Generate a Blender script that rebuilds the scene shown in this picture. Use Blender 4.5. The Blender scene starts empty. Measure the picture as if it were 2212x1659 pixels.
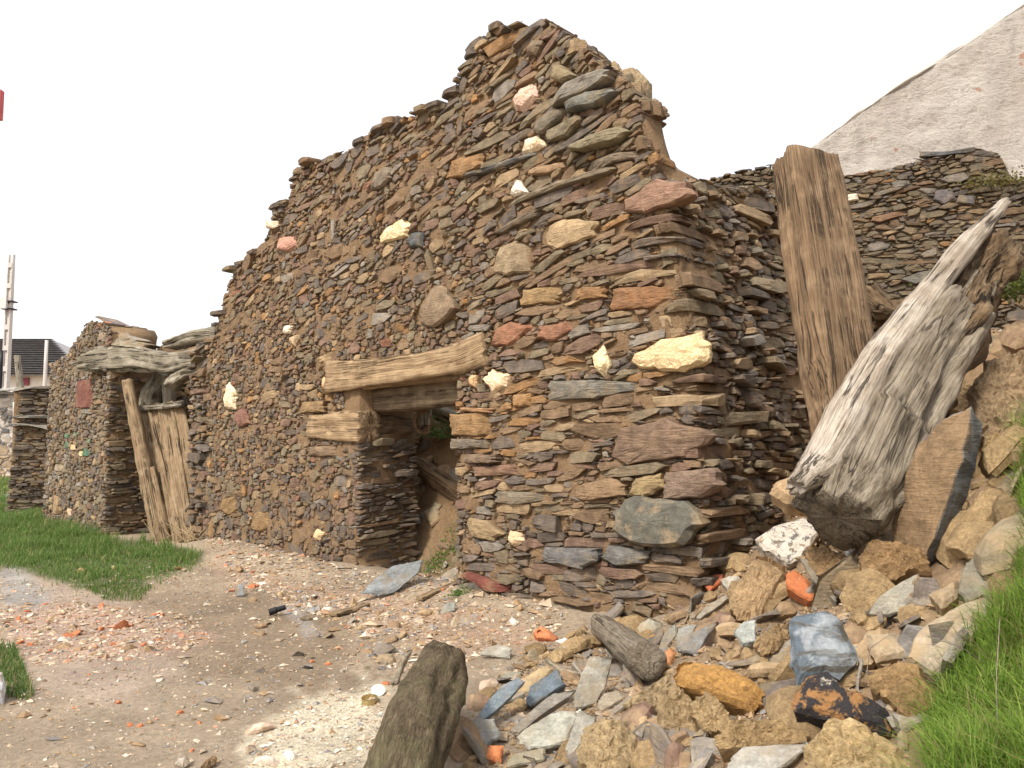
import bpy, bmesh, math, random
import numpy as np
from mathutils import Vector, Matrix

# ------------------------------------------------------------------ camera, sky, sun, exposure
scene = bpy.context.scene
FPX, CX, CY, HOR, EYE = 800.0, 512.0, 384.0, 447.0, 1.6
PITCH = math.atan((HOR - CY) / FPX)
cam_d = bpy.data.cameras.new("Camera"); cam = bpy.data.objects.new("Camera", cam_d)
scene.collection.objects.link(cam); scene.camera = cam
cam.location = (0, 0, EYE); cam.rotation_euler = (math.pi / 2 + PITCH, 0, 0)
cam_d.sensor_width = 36.0; cam_d.lens = 36.0 * FPX / 1024.0; cam_d.clip_start = 0.05; cam_d.clip_end = 3000
SUN_DIR = Vector((0.40, 0.56, -0.74)).normalized()          # the way the light travels: from the upper left, behind the camera
world = bpy.data.worlds.new("World"); scene.world = world; world.use_nodes = True
wn = world.node_tree; wn.nodes.clear()
sky = wn.nodes.new("ShaderNodeTexSky"); sky.sky_type = 'NISHITA'; sky.sun_disc = False
sky.sun_elevation = math.asin(-SUN_DIR.z); sky.sun_rotation = math.atan2(-SUN_DIR.x, -SUN_DIR.y)
sky.air_density = 1.0; sky.dust_density = 4.0
b1 = wn.nodes.new("ShaderNodeBackground"); b1.inputs[1].default_value = 0.05
b2 = wn.nodes.new("ShaderNodeBackground"); b2.inputs[0].default_value = (1.0, 0.985, 0.96, 1); b2.inputs[1].default_value = 0.54
ad = wn.nodes.new("ShaderNodeAddShader"); ow = wn.nodes.new("ShaderNodeOutputWorld")
wn.links.new(sky.outputs[0], b1.inputs[0]); wn.links.new(b1.outputs[0], ad.inputs[0]); wn.links.new(b2.outputs[0], ad.inputs[1])
wn.links.new(ad.outputs[0], ow.inputs[0])
sun_d = bpy.data.lights.new("Sun", 'SUN'); sun_d.energy = 2.3; sun_d.angle = math.radians(8); sun_d.color = (1.0, 0.93, 0.82)
sun = bpy.data.objects.new("Sun", sun_d); scene.collection.objects.link(sun)
sun.rotation_euler = SUN_DIR.to_track_quat('-Z', 'Y').to_euler(); sun.location = (-10, -6, 12)
scene.view_settings.view_transform = 'Standard'; scene.view_settings.look = 'None'
scene.view_settings.exposure = 0.88; scene.view_settings.gamma = 1.0

# ------------------------------------------------------------------ small tools
COL = scene.collection
K = 1.0 / 2.16015625                       # photo notes are in a 2212-pixel-wide copy; K takes them to 1024
rng = np.random.default_rng(7)
cp, sp = math.cos(PITCH), math.sin(PITCH)
def ray(px, py):                           # direction (forward component 1 along the camera axis) of a 2212-scale pixel
    u = (px * K - CX) / FPX; v = (CY - py * K) / FPX
    return np.array([u, cp - v * sp, sp + v * cp])
def at(px, py, y):                         # the point of that pixel's ray at world distance y
    r = ray(px, py); return np.array([0, 0, EYE]) + r * (y / r[1])
def proj(P):                               # world -> 2212-scale pixels (arrays)
    P = np.asarray(P, float); x = P[..., 0]; y = P[..., 1]; z = P[..., 2] - EYE
    f = np.maximum(y * cp + z * sp, 1e-3); v = (-y * sp + z * cp) / f; u = x / f
    return (CX + FPX * u) / K, (CY - FPX * v) / K
def sstep(a, b, x):
    t = np.clip((x - a) / (b - a), 0, 1); return t * t * (3 - 2 * t)
def _h(ix, iy, iz, sd):
    n = (ix * 374761393 + iy * 668265263 + iz * 1274126177 + sd * 974711) & 0x7fffffff
    n = ((n ^ (n >> 13)) * 1274126177) & 0x7fffffff
    return ((n ^ (n >> 16)) & 0xffff) / 32767.5 - 1.0
def vnoise(P, sd=0):
    P = np.asarray(P, float); i = np.floor(P).astype(np.int64); f = P - i; f = f * f * (3 - 2 * f)
    x, y, z = i[..., 0], i[..., 1], i[..., 2]; fx, fy, fz = f[..., 0], f[..., 1], f[..., 2]
    r = 0
    for dx in (0, 1):
        for dy in (0, 1):
            for dz in (0, 1):
                w = (fx if dx else 1 - fx) * (fy if dy else 1 - fy) * (fz if dz else 1 - fz)
                r = r + w * _h(x + dx, y + dy, z + dz, sd)
    return r
def fbm(P, oct=3, sd=0, gain=0.5):
    P = np.asarray(P, float); r = 0; a = 1.0
    for o in range(oct): r = r + a * vnoise(P * 2 ** o, sd + o); a *= gain
    return r
def inpoly(x, y, poly):
    x = np.asarray(x); r = np.zeros(x.shape, bool); n = len(poly)
    for i in range(n):
        x0, y0 = poly[i]; x1, y1 = poly[(i + 1) % n]
        c = ((y0 > y) != (y1 > y)) & (x < (x1 - x0) * (y - y0) / ((y1 - y0) + 1e-12) + x0); r ^= c
    return r
def softpoly(x, y, poly, w, wob=0, sd=3):
    """1 inside, 0 outside, with a ragged edge"""
    P = np.stack([x / 45.0, y / 45.0, np.zeros_like(x)], -1)
    x = x + wob * fbm(P, 3, sd); y = y + wob * .5 * fbm(P, 3, sd + 9)
    a = 0
    for dx, dy in ((0, 0), (w, 0), (-w, 0), (0, w * .5), (0, -w * .5)): a = a + inpoly(x + dx, y + dy, poly)
    return a / 5.0

def make_mesh(name, V, quads=None, tris=None, col=None, grain=None, mats=(), smooth=False):
    me = bpy.data.meshes.new(name); V = np.asarray(V, np.float32)
    q = np.zeros((0, 4), np.int32) if quads is None or len(quads) == 0 else np.asarray(quads, np.int32)
    t = np.zeros((0, 3), np.int32) if tris is None or len(tris) == 0 else np.asarray(tris, np.int32)
    me.vertices.add(len(V)); me.vertices.foreach_set("co", V.ravel())
    me.loops.add(q.size + t.size); me.loops.foreach_set("vertex_index", np.concatenate([q.ravel(), t.ravel()]))
    me.polygons.add(len(q) + len(t))
    st = np.concatenate([np.arange(len(q)) * 4, q.size + np.arange(len(t)) * 3]).astype(np.int32)
    me.polygons.foreach_set("loop_start", st)
    me.polygons.foreach_set("use_smooth", np.full(len(st), bool(smooth)))
    if col is not None:
        a = me.attributes.new("Col", 'FLOAT_COLOR', 'POINT')
        c = np.ones((len(V), 4), np.float32); c[:, :3] = col; a.data.foreach_set("color", c.ravel())
    if grain is not None:
        a = me.attributes.new("gr", 'FLOAT_VECTOR', 'POINT'); a.data.foreach_set("vector", np.asarray(grain, np.float32).ravel())
    me.update(calc_edges=True); me.validate()
    for m in mats: me.materials.append(m)
    return me
def link(name, me, parent=None, loc=None):
    o = bpy.data.objects.new(name, me); COL.objects.link(o)
    if loc is not None: o.location = loc
    if parent is not None:
        o.parent = parent
        o.location = Vector(o.location) - parent_world(parent)
    return o
WLOC = {}
def parent_world(p):
    v = Vector(p.location); q = p.parent
    while q is not None: v += Vector(q.location); q = q.parent
    return v
def tag(o, label=None, cat=None, group=None, kind=None):
    if label: o["label"] = label
    if cat: o["category"] = cat
    if group: o["group"] = group
    if kind: o["kind"] = kind
    return o
def empty(name, loc, label, cat, group=None):
    o = bpy.data.objects.new(name, None); COL.objects.link(o); o.location = loc; o.empty_display_size = .2
    return tag(o, label, cat, group)
def solid(name, geo, mat, parent=None, origin=None, smooth=False):
    """geo = dict(V, q, t, c, g); the object's origin sits at the foot of the shape"""
    V = np.asarray(geo['V'], float)
    if origin is None: origin = np.array([V[:, 0].mean(), V[:, 1].mean(), V[:, 2].min() if parent is None else V[:, 2].mean()])
    me = make_mesh(name, V - origin, geo.get('q'), geo.get('t'), geo.get('c'), geo.get('g'), [mat], smooth)
    return link(name, me, parent, Vector(origin))
def join(geos):
    V = []; Q = []; T = []; C = []; n = 0
    for g in geos:
        V.append(g['V']); C.append(np.broadcast_to(g['c'], (len(g['V']), 3)))
        if g.get('q') is not None and len(g['q']): Q.append(np.asarray(g['q']) + n)
        if g.get('t') is not None and len(g['t']): T.append(np.asarray(g['t']) + n)
        n += len(g['V'])
    return dict(V=np.concatenate(V), c=np.concatenate(C), q=np.concatenate(Q) if Q else None, t=np.concatenate(T) if T else None)

# ------------------------------------------------------------------ materials
class NT:
    def __init__(s, name):
        s.m = bpy.data.materials.new(name); s.m.use_nodes = True; s.t = s.m.node_tree; s.t.nodes.clear()
        s.out = s.n("ShaderNodeOutputMaterial"); s.b = s.n("ShaderNodeBsdfPrincipled"); s.l(s.b.outputs[0], s.out.inputs[0])
        s.b.inputs["Roughness"].default_value = .9; s.b.inputs["Specular IOR Level"].default_value = .25
    def n(s, t, **k):
        x = s.t.nodes.new(t)
        for a, v in k.items(): setattr(x, a, v)
        return x
    def l(s, a, b): s.t.links.new(a, b)
    def pos(s): return s.n("ShaderNodeNewGeometry").outputs["Position"]
    def attr(s, nm): return s.n("ShaderNodeAttribute", attribute_name=nm)
    def mapv(s, v, sc):
        m = s.n("ShaderNodeMapping"); m.inputs["Scale"].default_value = sc; s.l(v, m.inputs[0]); return m.outputs[0]
    def noise(s, v, scale, detail=6, rough=.6, dist=0):
        x = s.n("ShaderNodeTexNoise"); x.inputs["Scale"].default_value = scale; x.inputs["Detail"].default_value = detail
        x.inputs["Roughness"].default_value = rough; x.inputs["Distortion"].default_value = dist; s.l(v, x.inputs["Vector"]); return x.outputs["Fac"]
    def ramp(s, f, pts):
        r = s.n("ShaderNodeValToRGB"); e = r.color_ramp.elements
        while len(e) < len(pts): e.new(.5)
        for i, (p, c) in enumerate(pts):
            e[i].position = p; e[i].color = (c, c, c, 1) if not hasattr(c, '__len__') else (*c, 1)
        s.l(f, r.inputs[0]); return r.outputs[0]
    def mix(s, f, a, b, mode='MIX'):
        m = s.n("ShaderNodeMix", data_type='RGBA', blend_type=mode)
        for i, v in ((0, f), (6, a), (7, b)):
            if hasattr(v, 'is_linked') or hasattr(v, 'links'): s.l(v, m.inputs[i])
            elif i == 0: m.inputs[0].default_value = v
            else: m.inputs[i].default_value = (*v, 1)
        return m.outputs[2]
    def math(s, op, a, b):
        m = s.n("ShaderNodeMath", operation=op)
        for i, v in enumerate((a, b)):
            if hasattr(v, 'links'): s.l(v, m.inputs[i])
            else: m.inputs[i].default_value = v
        return m.outputs[0]
    def bump(s, h, strength=.6, dist=.02, prev=None):
        b = s.n("ShaderNodeBump"); b.inputs["Strength"].default_value = strength; b.inputs["Distance"].default_value = dist
        s.l(h, b.inputs["Height"])
        if prev is not None: s.l(prev, b.inputs["Normal"])
        return b.outputs[0]
    def done(s, col, normal=None):
        if hasattr(col, 'links'): s.l(col, s.b.inputs["Base Color"])
        else: s.b.inputs["Base Color"].default_value = (*col, 1)
        if normal is not None: s.l(normal, s.b.inputs["Normal"])
        return s.m
def stone_mat(name, dirt=(.30, .19, .10), dirt_amt=.55, layered=1.0, lichen=.25, bumpd=.012):
    t = NT(name); p = t.pos(); c = t.attr("Col").outputs["Color"]
    n1 = t.noise(p, 9, 8, .65); n2 = t.noise(p, 60, 5, .7); lay = t.noise(t.mapv(p, (7, 7, 70)), 1.0, 6, .65)
    v = t.ramp(n1, [(.25, .55), (.75, 1.45)]); c1 = t.mix(1.0, c, v, 'MULTIPLY')
    v2 = t.ramp(n2, [(.3, .72), (.7, 1.25)]); c1 = t.mix(.8, c1, v2, 'MULTIPLY')
    v3 = t.ramp(lay, [(.35, .75), (.62, 1.15)]); c1 = t.mix(.7 * layered, c1, v3, 'MULTIPLY')
    d = t.ramp(t.noise(p, 5.5, 7, .7, .4), [(.48, 0.0), (.64, dirt_amt)]); c1 = t.mix(d, c1, dirt)
    li = t.ramp(t.noise(p, 22, 5, .7), [(.63, 0.0), (.70, lichen)]); c1 = t.mix(li, c1, (.34, .31, .22))
    h = t.math('ADD', t.math('MULTIPLY', lay, layered), t.math('MULTIPLY', n2, .6)); h = t.math('ADD', h, t.math('MULTIPLY', n1, .8))
    return t.done(c1, t.bump(h, .9, bumpd))
M = {}
M['stone'] = stone_mat("stone", dirt=(.27, .185, .11), dirt_amt=.5, bumpd=.016)
M['rubble'] = stone_mat("rubble_stone", dirt=(.36, .26, .15), dirt_amt=.75, layered=.25, lichen=.15, bumpd=.008)
M['slate'] = stone_mat("grey_slate", dirt=(.27, .21, .135), dirt_amt=.7, layered=.9, lichen=.35)
def quartz():
    t = NT("quartz"); p = t.pos(); c = t.attr("Col").outputs["Color"]
    n = t.noise(p, 14, 8, .7, .6); v = t.n("ShaderNodeTexVoronoi", feature='DISTANCE_TO_EDGE'); v.inputs["Scale"].default_value = 26; t.l(p, v.inputs["Vector"])
    c1 = t.mix(t.ramp(n, [(.47, 0.), (.66, .8)]), c, (.44, .27, .12))
    c1 = t.mix(t.ramp(v.outputs["Distance"], [(0., .55), (.06, 0.)]), c1, (.28, .17, .08))
    return t.done(c1, t.bump(t.math('ADD', n, t.math('MULTIPLY', v.outputs["Distance"], .8)), .9, .02))
M['quartz'] = quartz()
def earth(name, base, dark, light, scale=1.0, straw=0.0):
    t = NT(name); p = t.pos()
    n1 = t.noise(p, 4 * scale, 8, .65); n2 = t.noise(p, 38 * scale, 6, .75); n3 = t.noise(p, 150 * scale, 3, .7)
    c = t.mix(t.ramp(n1, [(.3, 0.), (.7, 1.)]), dark, base); c = t.mix(t.ramp(n2, [(.45, 0.), (.75, .8)]), c, light)
    c = t.mix(t.ramp(n3, [(.3, .5), (.5, 0.)]), c, dark)
    if straw:
        s1 = t.noise(t.mapv(p, (30, 30, 160)), 1.0, 3, .6, 2.5); c = t.mix(t.ramp(s1, [(.62, 0.), (.70, straw)]), c, (.5, .40, .24))
        n2 = t.math('ADD', n2, t.math('MULTIPLY', s1, .4))
    h = t.math('ADD', t.math('MULTIPLY', n1, 1.5), t.math('ADD', n2, t.math('MULTIPLY', n3, .3)))
    return t.done(c, t.bump(h, 1.0, .03))
M['mortar'] = earth("earth_mortar", (.305, .20, .112), (.18, .115, .062), (.40, .275, .165))
def coloured_earth():
    t = NT("adobe"); p = t.pos(); c = t.attr("Col").outputs["Color"]
    n1 = t.noise(p, 7, 8, .7); n2 = t.noise(p, 45, 6, .75); n3 = t.noise(p, 170, 3, .7); s1 = t.noise(t.mapv(p, (40, 120, 60)), 1.0, 3, .6, 2.5)
    k = t.mix(1.0, c, t.ramp(n1, [(.28, .7), (.72, 1.5)]), 'MULTIPLY'); k = t.mix(1.0, k, t.ramp(n2, [(.30, .65), (.62, 1.3)]), 'MULTIPLY')
    k = t.mix(t.ramp(s1, [(.62, 0.), (.70, .5)]), k, (.52, .42, .25)); k = t.mix(t.ramp(n3, [(.28, .45), (.45, 0.)]), k, (.12, .075, .04))
    h = t.math('ADD', t.math('MULTIPLY', n1, 1.2), t.math('ADD', n2, t.math('ADD', t.math('MULTIPLY', n3, .3), t.math('MULTIPLY', s1, .4))))
    return t.done(k, t.bump(h, 1.0, .028))
M['adobe'] = coloured_earth()
def ground():
    t = NT("dirt_ground"); p = t.pos(); c = t.attr("Col").outputs["Color"]
    n1 = t.noise(p, 1.6, 8, .65); n2 = t.noise(p, 26, 7, .75); n3 = t.noise(p, 120, 4, .75)
    k = t.mix(1.0, c, t.ramp(n1, [(.25, .68), (.75, 1.3)]), 'MULTIPLY'); k = t.mix(1.0, k, t.ramp(n2, [(.25, .55), (.7, 1.3)]), 'MULTIPLY')
    k = t.mix(t.ramp(n3, [(.60, 0.), (.70, .6)]), k, (.55, .47, .36)); k = t.mix(t.ramp(n3, [(.30, .55), (.40, 0.)]), k, (.12, .085, .055))
    rd = t.ramp(t.noise(p, 75, 3, .6), [(.68, 0.), (.73, .7)]); k = t.mix(rd, k, (.42, .16, .08))
    h = t.math('ADD', t.math('MULTIPLY', n2, 1.0), t.math('MULTIPLY', n3, .5))
    return t.done(k, t.bump(h, .9, .025))
M['ground'] = ground()
def wood(name, base, dark, light, gscale=1.0, crack=.8, moss=0.0, bumpd=.012):
    t = NT(name); g = t.attr("gr").outputs["Vector"]; p = t.pos()
    gm = t.mapv(g, (.8 * gscale, 34 * gscale, 34 * gscale)); n = t.noise(gm, 1.0, 9, .72, .15); f = t.noise(t.mapv(g, (3, 110, 110)), 1.0, 5, .7)
    b = t.noise(p, 6, 6, .6); c = t.mix(t.ramp(n, [(.36, 0.), (.62, 1.)]), dark, base); c = t.mix(t.ramp(b, [(.45, 0.), (.7, .7)]), c, light)
    c = t.mix(1.0, c, t.ramp(f, [(.33, .5), (.65, 1.3)]), 'MULTIPLY')
    cr = t.noise(t.mapv(g, (.35, 12, 12)), 1.0, 5, .55, .2); cm = t.ramp(cr, [(.478, 0.), (.496, 1.), (.504, 1.), (.522, 0.)])
    cmk = t.math('MULTIPLY', cm, t.ramp(t.noise(p, 4.5, 3, .5), [(.42, 0.), (.55, crack)]))
    c = t.mix(cmk, c, (.025, .018, .012))
    if moss: c = t.mix(t.ramp(t.noise(p, 9, 6, .7), [(.5, 0.), (.66, moss)]), c, (.17, .17, .075))
    h = t.math('ADD', t.math('ADD', n, t.math('MULTIPLY', f, .35)), t.math('MULTIPLY', cmk, -1.6))
    return t.done(c, t.bump(h, 1.0, bumpd))
M['w_lintel'] = wood("sandy_timber", (.36, .25, .145), (.22, .145, .08), (.46, .335, .20), 1.3, .6, 0, .02)
M['w_post'] = wood("brown_timber", (.23, .15, .085), (.115, .072, .04), (.31, .215, .13), .9, .7, 0, .02)
M['w_grey'] = wood("weathered_grey_timber", (.30, .265, .205), (.15, .125, .09), (.40, .36, .29), 1.2, 1.0, .2, .02)
M['w_pale'] = wood("bleached_timber", (.43, .37, .30), (.24, .19, .14), (.55, .49, .42), .9, .8, 0, .02)
M['w_rot'] = wood("rotten_timber", (.235, .155, .085), (.075, .046, .024), (.38, .28, .175), 1.8, 1.0, 0, .045)
M['w_trunk'] = wood("silvery_timber", (.33, .28, .21), (.17, .13, .09), (.40, .345, .27), 1.2, .55, 0, .04)
M['w_bark_old'] = wood("mossy_bark", (.215, .16, .095), (.09, .065, .04), (.30, .235, .14), 2.2, .25, .3, .04)
M['w_plank'] = wood("door_timber", (.30, .21, .125), (.16, .105, .06), (.38, .285, .18), 1.0, .9, .15)
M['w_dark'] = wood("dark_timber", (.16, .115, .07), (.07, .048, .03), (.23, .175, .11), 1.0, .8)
def bark():
    t = NT("shaggy_bark"); g = t.attr("gr").outputs["Vector"]; p = t.pos()
    n = t.noise(t.mapv(g, (5, 22, 22)), 1.0, 8, .75, .6); f = t.noise(t.mapv(g, (14, 90, 90)), 1.0, 5, .75, .8); b = t.noise(p, 5, 6, .65)
    c = t.mix(t.ramp(n, [(.35, 0.), (.62, 1.)]), (.075, .052, .03), (.25, .19, .115)); c = t.mix(t.ramp(b, [(.45, 0.), (.68, .7)]), c, (.22, .20, .10))
    c = t.mix(1.0, c, t.ramp(f, [(.32, .45), (.66, 1.4)]), 'MULTIPLY'); c = t.mix(t.ramp(t.noise(p, 11, 6, .7), [(.58, 0.), (.70, .6)]), c, (.36, .30, .20))
    return t.done(c, t.bump(t.math('ADD', t.math('MULTIPLY', n, 1.5), f), 1.0, .035))
M['w_bark'] = bark()
def flat(name, c, rough=.7, metal=0.0, noise=.25, sc=30, bumpd=.004):
    t = NT(name); p = t.pos(); n = t.noise(p, sc, 6, .65); t.b.inputs["Roughness"].default_value = rough; t.b.inputs["Metallic"].default_value = metal
    return t.done(t.mix(1.0, c, t.ramp(n, [(.25, 1 - noise), (.75, 1 + noise)]), 'MULTIPLY'), t.bump(n, .5, bumpd))
def leafm(name, translucent=.35):
    t = NT(name); c = t.attr("Col").outputs["Color"]; t.b.inputs["Roughness"].default_value = .55; t.l(c, t.b.inputs["Base Color"])
    tr = t.n("ShaderNodeBsdfTranslucent"); t.l(c, tr.inputs[0]); mx = t.n("ShaderNodeMixShader"); mx.inputs[0].default_value = translucent
    t.l(t.b.outputs[0], mx.inputs[1]); t.l(tr.outputs[0], mx.inputs[2]); t.l(mx.outputs[0], t.out.inputs[0]); return t.m
M['leaf'] = leafm("leaves", .45)
def terracotta():
    t = NT("terracotta"); p = t.pos(); c = t.attr("Col").outputs["Color"]; n = t.noise(p, 40, 6, .7)
    k = t.mix(1.0, c, t.ramp(n, [(.25, .7), (.75, 1.3)]), 'MULTIPLY'); k = t.mix(t.ramp(t.noise(p, 14, 6, .7), [(.55, 0.), (.7, .6)]), k, (.40, .30, .2))
    return t.done(k, t.bump(n, .6, .006))
M['tile'] = terracotta()
def plaster():
    t = NT("rough_plaster"); p = t.pos()
    n1 = t.noise(p, 1.3, 8, .65, .1); n2 = t.noise(t.mapv(p, (9, 9, 15)), 1.0, 10, .78, 0); n3 = t.noise(p, 55, 5, .75)
    c = t.mix(t.ramp(n1, [(.3, 0.), (.7, 1.)]), (.56, .495, .44), (.72, .675, .62)); c = t.mix(t.ramp(n2, [(.32, .85), (.5, 0.)]), c, (.40, .335, .285))
    c = t.mix(t.ramp(n3, [(.55, 0.), (.75, .5)]), c, (.62, .59, .55))
    vc = t.n('ShaderNodeTexVoronoi', feature='DISTANCE_TO_EDGE'); vc.inputs['Scale'].default_value = 1.7; wv = t.n('ShaderNodeVectorMath', operation='ADD'); t.l(p, wv.inputs[0]); nw = t.n('ShaderNodeTexNoise'); nw.inputs['Scale'].default_value = 5; t.l(p, nw.inputs['Vector']); t.l(nw.outputs['Color'], wv.inputs[1]); t.l(wv.outputs[0], vc.inputs['Vector'])
    c = t.mix(t.ramp(vc.outputs['Distance'], [(0., .6), (.012, 0.)]), c, (.30, .24, .20)); st = t.ramp(t.noise(t.mapv(p, (3.5, 3.5, .5)), 1.0, 6, .6), [(.52, 0.), (.72, .55)]); c = t.mix(st, c, (.40, .36, .33))
    br = t.ramp(t.noise(p, 2.6, 5, .6), [(.64, 0.), (.67, .7)]); c = t.mix(br, c, (.46, .20, .12))
    h = t.math('ADD', t.math('MULTIPLY', n2, 1.6), t.math('ADD', t.math('MULTIPLY', n3, .4), n1))
    return t.done(c, t.bump(h, 1.0, .05))
M['plaster'] = plaster()

# ------------------------------------------------------------------ the lie of the land
WS = np.array([.70710678, -.70710678, 0.]); WNIN = np.array([.70710678, .70710678, 0.]); UP = np.array([0, 0, 1.])
L0 = np.array([-4.99, 13.0, 0.]); S1 = 9.12                   # front wall: starts at the gateway, ends at the corner
C0 = L0 + WS * S1
G0 = np.array([-7.17, 14.2, 0.])                              # the gateway's far corner
def terrain(x, y, noise=True):
    x = np.asarray(x, float); y = np.asarray(y, float)
    rx = x + .2; ry = y - 4.0; q = .93 * rx - .36 * ry - .12; s = .36 * rx + .93 * ry
    sl = np.clip(.38 + .13 * s, .06, 1.1); qq = np.where(q > 0, q * q / (q + .18), 0)
    h = qq * sl; h = np.where(h > 2.2, 2.2 + .6 * (1 - np.exp(-(h - 2.2) / .6)), h)
    e = ((x - 1.22) * 1.7 - (y - 2.05) * .95) / 1.947          # turf bank on the right
    e = e + .12 * vnoise(np.stack([x * 2.2, y * 2.2, 0 * x], -1), 5)
    bank = sstep(0.0, .42, e) * (.62 + .25 * sstep(0, 1.2, e)) * sstep(5.6, 4.0, y) * sstep(.2, 1.6, y)
    h = h + bank
    sc = (x - L0[0]) * WS[0] + (y - L0[1]) * WS[1]; nc = (x - L0[0]) * WNIN[0] + (y - L0[1]) * WNIN[1]
    inside = sstep(.75, 2.3, nc) * sstep(.8, 2.4, sc) * sstep(9.6, 7.5, sc) * sstep(9, 5, nc); h = h + inside * 2.75 * np.clip(1 - h / 3.0, 0, 1)
    h = h + .13 * sstep(.9, .0, np.abs(nc)) * sstep(-.3, .6, sc) * sstep(9.8, 8.5, sc)
    h = h + .32 * sstep(17, 30, y) + .05 * sstep(8, 14, y) * sstep(0, -5, x)
    if noise:
        P = np.stack([x, y, 0 * x], -1); rough = np.clip(h * 1.6 + .12, .12, 1) * sstep(22, 12, y)
        h = h + rough * (.09 * fbm(P * 2.4, 2, 1) + .05 * fbm(P * 7, 3, 2)) + .004 * vnoise(P * 20, 4) * sstep(15, 8, y)
    return h
def hit(px, py, tmax=60.):
    r = ray(px, py); t = np.concatenate([np.arange(1.2, 12, .01), np.arange(12, tmax, .05)]); P = np.array([0, 0, EYE]) + r * t[:, None]
    b = np.nonzero(P[:, 2] < terrain(P[:, 0], P[:, 1]))[0]
    return P[b[0]] if len(b) else P[-1]
def tnormal(x, y, e=.06):
    gx = (terrain(x + e, y, False) - terrain(x - e, y, False)) / (2 * e); gy = (terrain(x, y + e, False) - terrain(x, y - e, False)) / (2 * e)
    n = np.array([-gx, -gy, 1.0]); return n / np.linalg.norm(n)
xs = np.unique(np.concatenate([-np.geomspace(900, 14, 16), np.arange(-14, -6, .16), np.arange(-6, 3.4, .04), np.arange(3.4, 8, .1), np.geomspace(8, 900, 18)]))
ys = np.unique(np.concatenate([-np.geomspace(900, 2, 12), np.arange(-2, 2.0, .25), np.arange(2.0, 9.0, .04), np.arange(9, 14, .07), np.arange(14, 24, .2), np.geomspace(24, 1200, 24)]))
GX, GY = np.meshgrid(xs, ys); GZ = terrain(GX, GY)
GP = np.stack([GX, GY, GZ], -1); gpx, gpy = proj(GP)
gcol = np.zeros(GX.shape + (3,)); gcol[:] = (.36, .285, .205)
def paint(poly, c, amt=1.0, w=10, wob=18, sd=3):
    m = (softpoly(gpx, gpy, poly, w, wob, sd) * amt * (GY > 1.0))[..., None]
    gcol[:] = gcol * (1 - m) + np.array(c) * m
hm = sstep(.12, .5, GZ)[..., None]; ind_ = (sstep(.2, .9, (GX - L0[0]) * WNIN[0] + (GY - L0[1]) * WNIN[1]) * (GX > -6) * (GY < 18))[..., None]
paint([(0, 1190), (90, 1250), (330, 1330), (420, 1440), (300, 1520), (0, 1470)], (.43, .335, .265), .8, 30, 40)
paint([(0, 1205), (80, 1255), (120, 1290), (90, 1320), (0, 1330)], (.36, .34, .32), .9, 14)
paint([(0, 1040), (90, 1040), (75, 1085), (0, 1115)], (.36, .35, .33), 1, 8, 4)
paint([(300, 1290), (620, 1270), (720, 1330), (800, 1450), (700, 1540), (480, 1450), (330, 1400)], (.245, .185, .125), .75, 40, 50)
paint([(0, 1320), (170, 1310), (400, 1340), (470, 1385), (300, 1420), (60, 1430), (0, 1420)], (.46, .31, .24), .7, 16, 22)
paint([(430, 1200), (660, 1260), (980, 1300), (1200, 1390), (1000, 1420), (760, 1330), (500, 1260)], (.43, .30, .215), .75, 20, 25)
paint([(700, 1500), (800, 1480), (830, 1530), (780, 1659), (520, 1700), (560, 1570)], (.74, .66, .50), .85, 34, 60)
paint([(600, 1310), (640, 1300), (690, 1370), (660, 1380)], (.40, .385, .38), .5, 6, 8)
paint([(-50, 1060), (70, 1080), (230, 1160), (440, 1190), (420, 1225), (300, 1265), (150, 1270), (70, 1240), (-50, 1190)], (.10, .12, .045), .95, 10, 12)
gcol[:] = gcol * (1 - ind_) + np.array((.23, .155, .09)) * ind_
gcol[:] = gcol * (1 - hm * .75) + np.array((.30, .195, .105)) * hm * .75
nx, ny = len(xs), len(ys); idx = np.arange(nx * ny).reshape(ny, nx)
gq = np.stack([idx[:-1, :-1], idx[:-1, 1:], idx[1:, 1:], idx[1:, :-1]], -1).reshape(-1, 4)
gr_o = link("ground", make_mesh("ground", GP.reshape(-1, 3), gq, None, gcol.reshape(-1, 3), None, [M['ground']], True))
tag(gr_o, kind="structure", label="bare dirt lane rising into a mound of rubble on the right")

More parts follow.
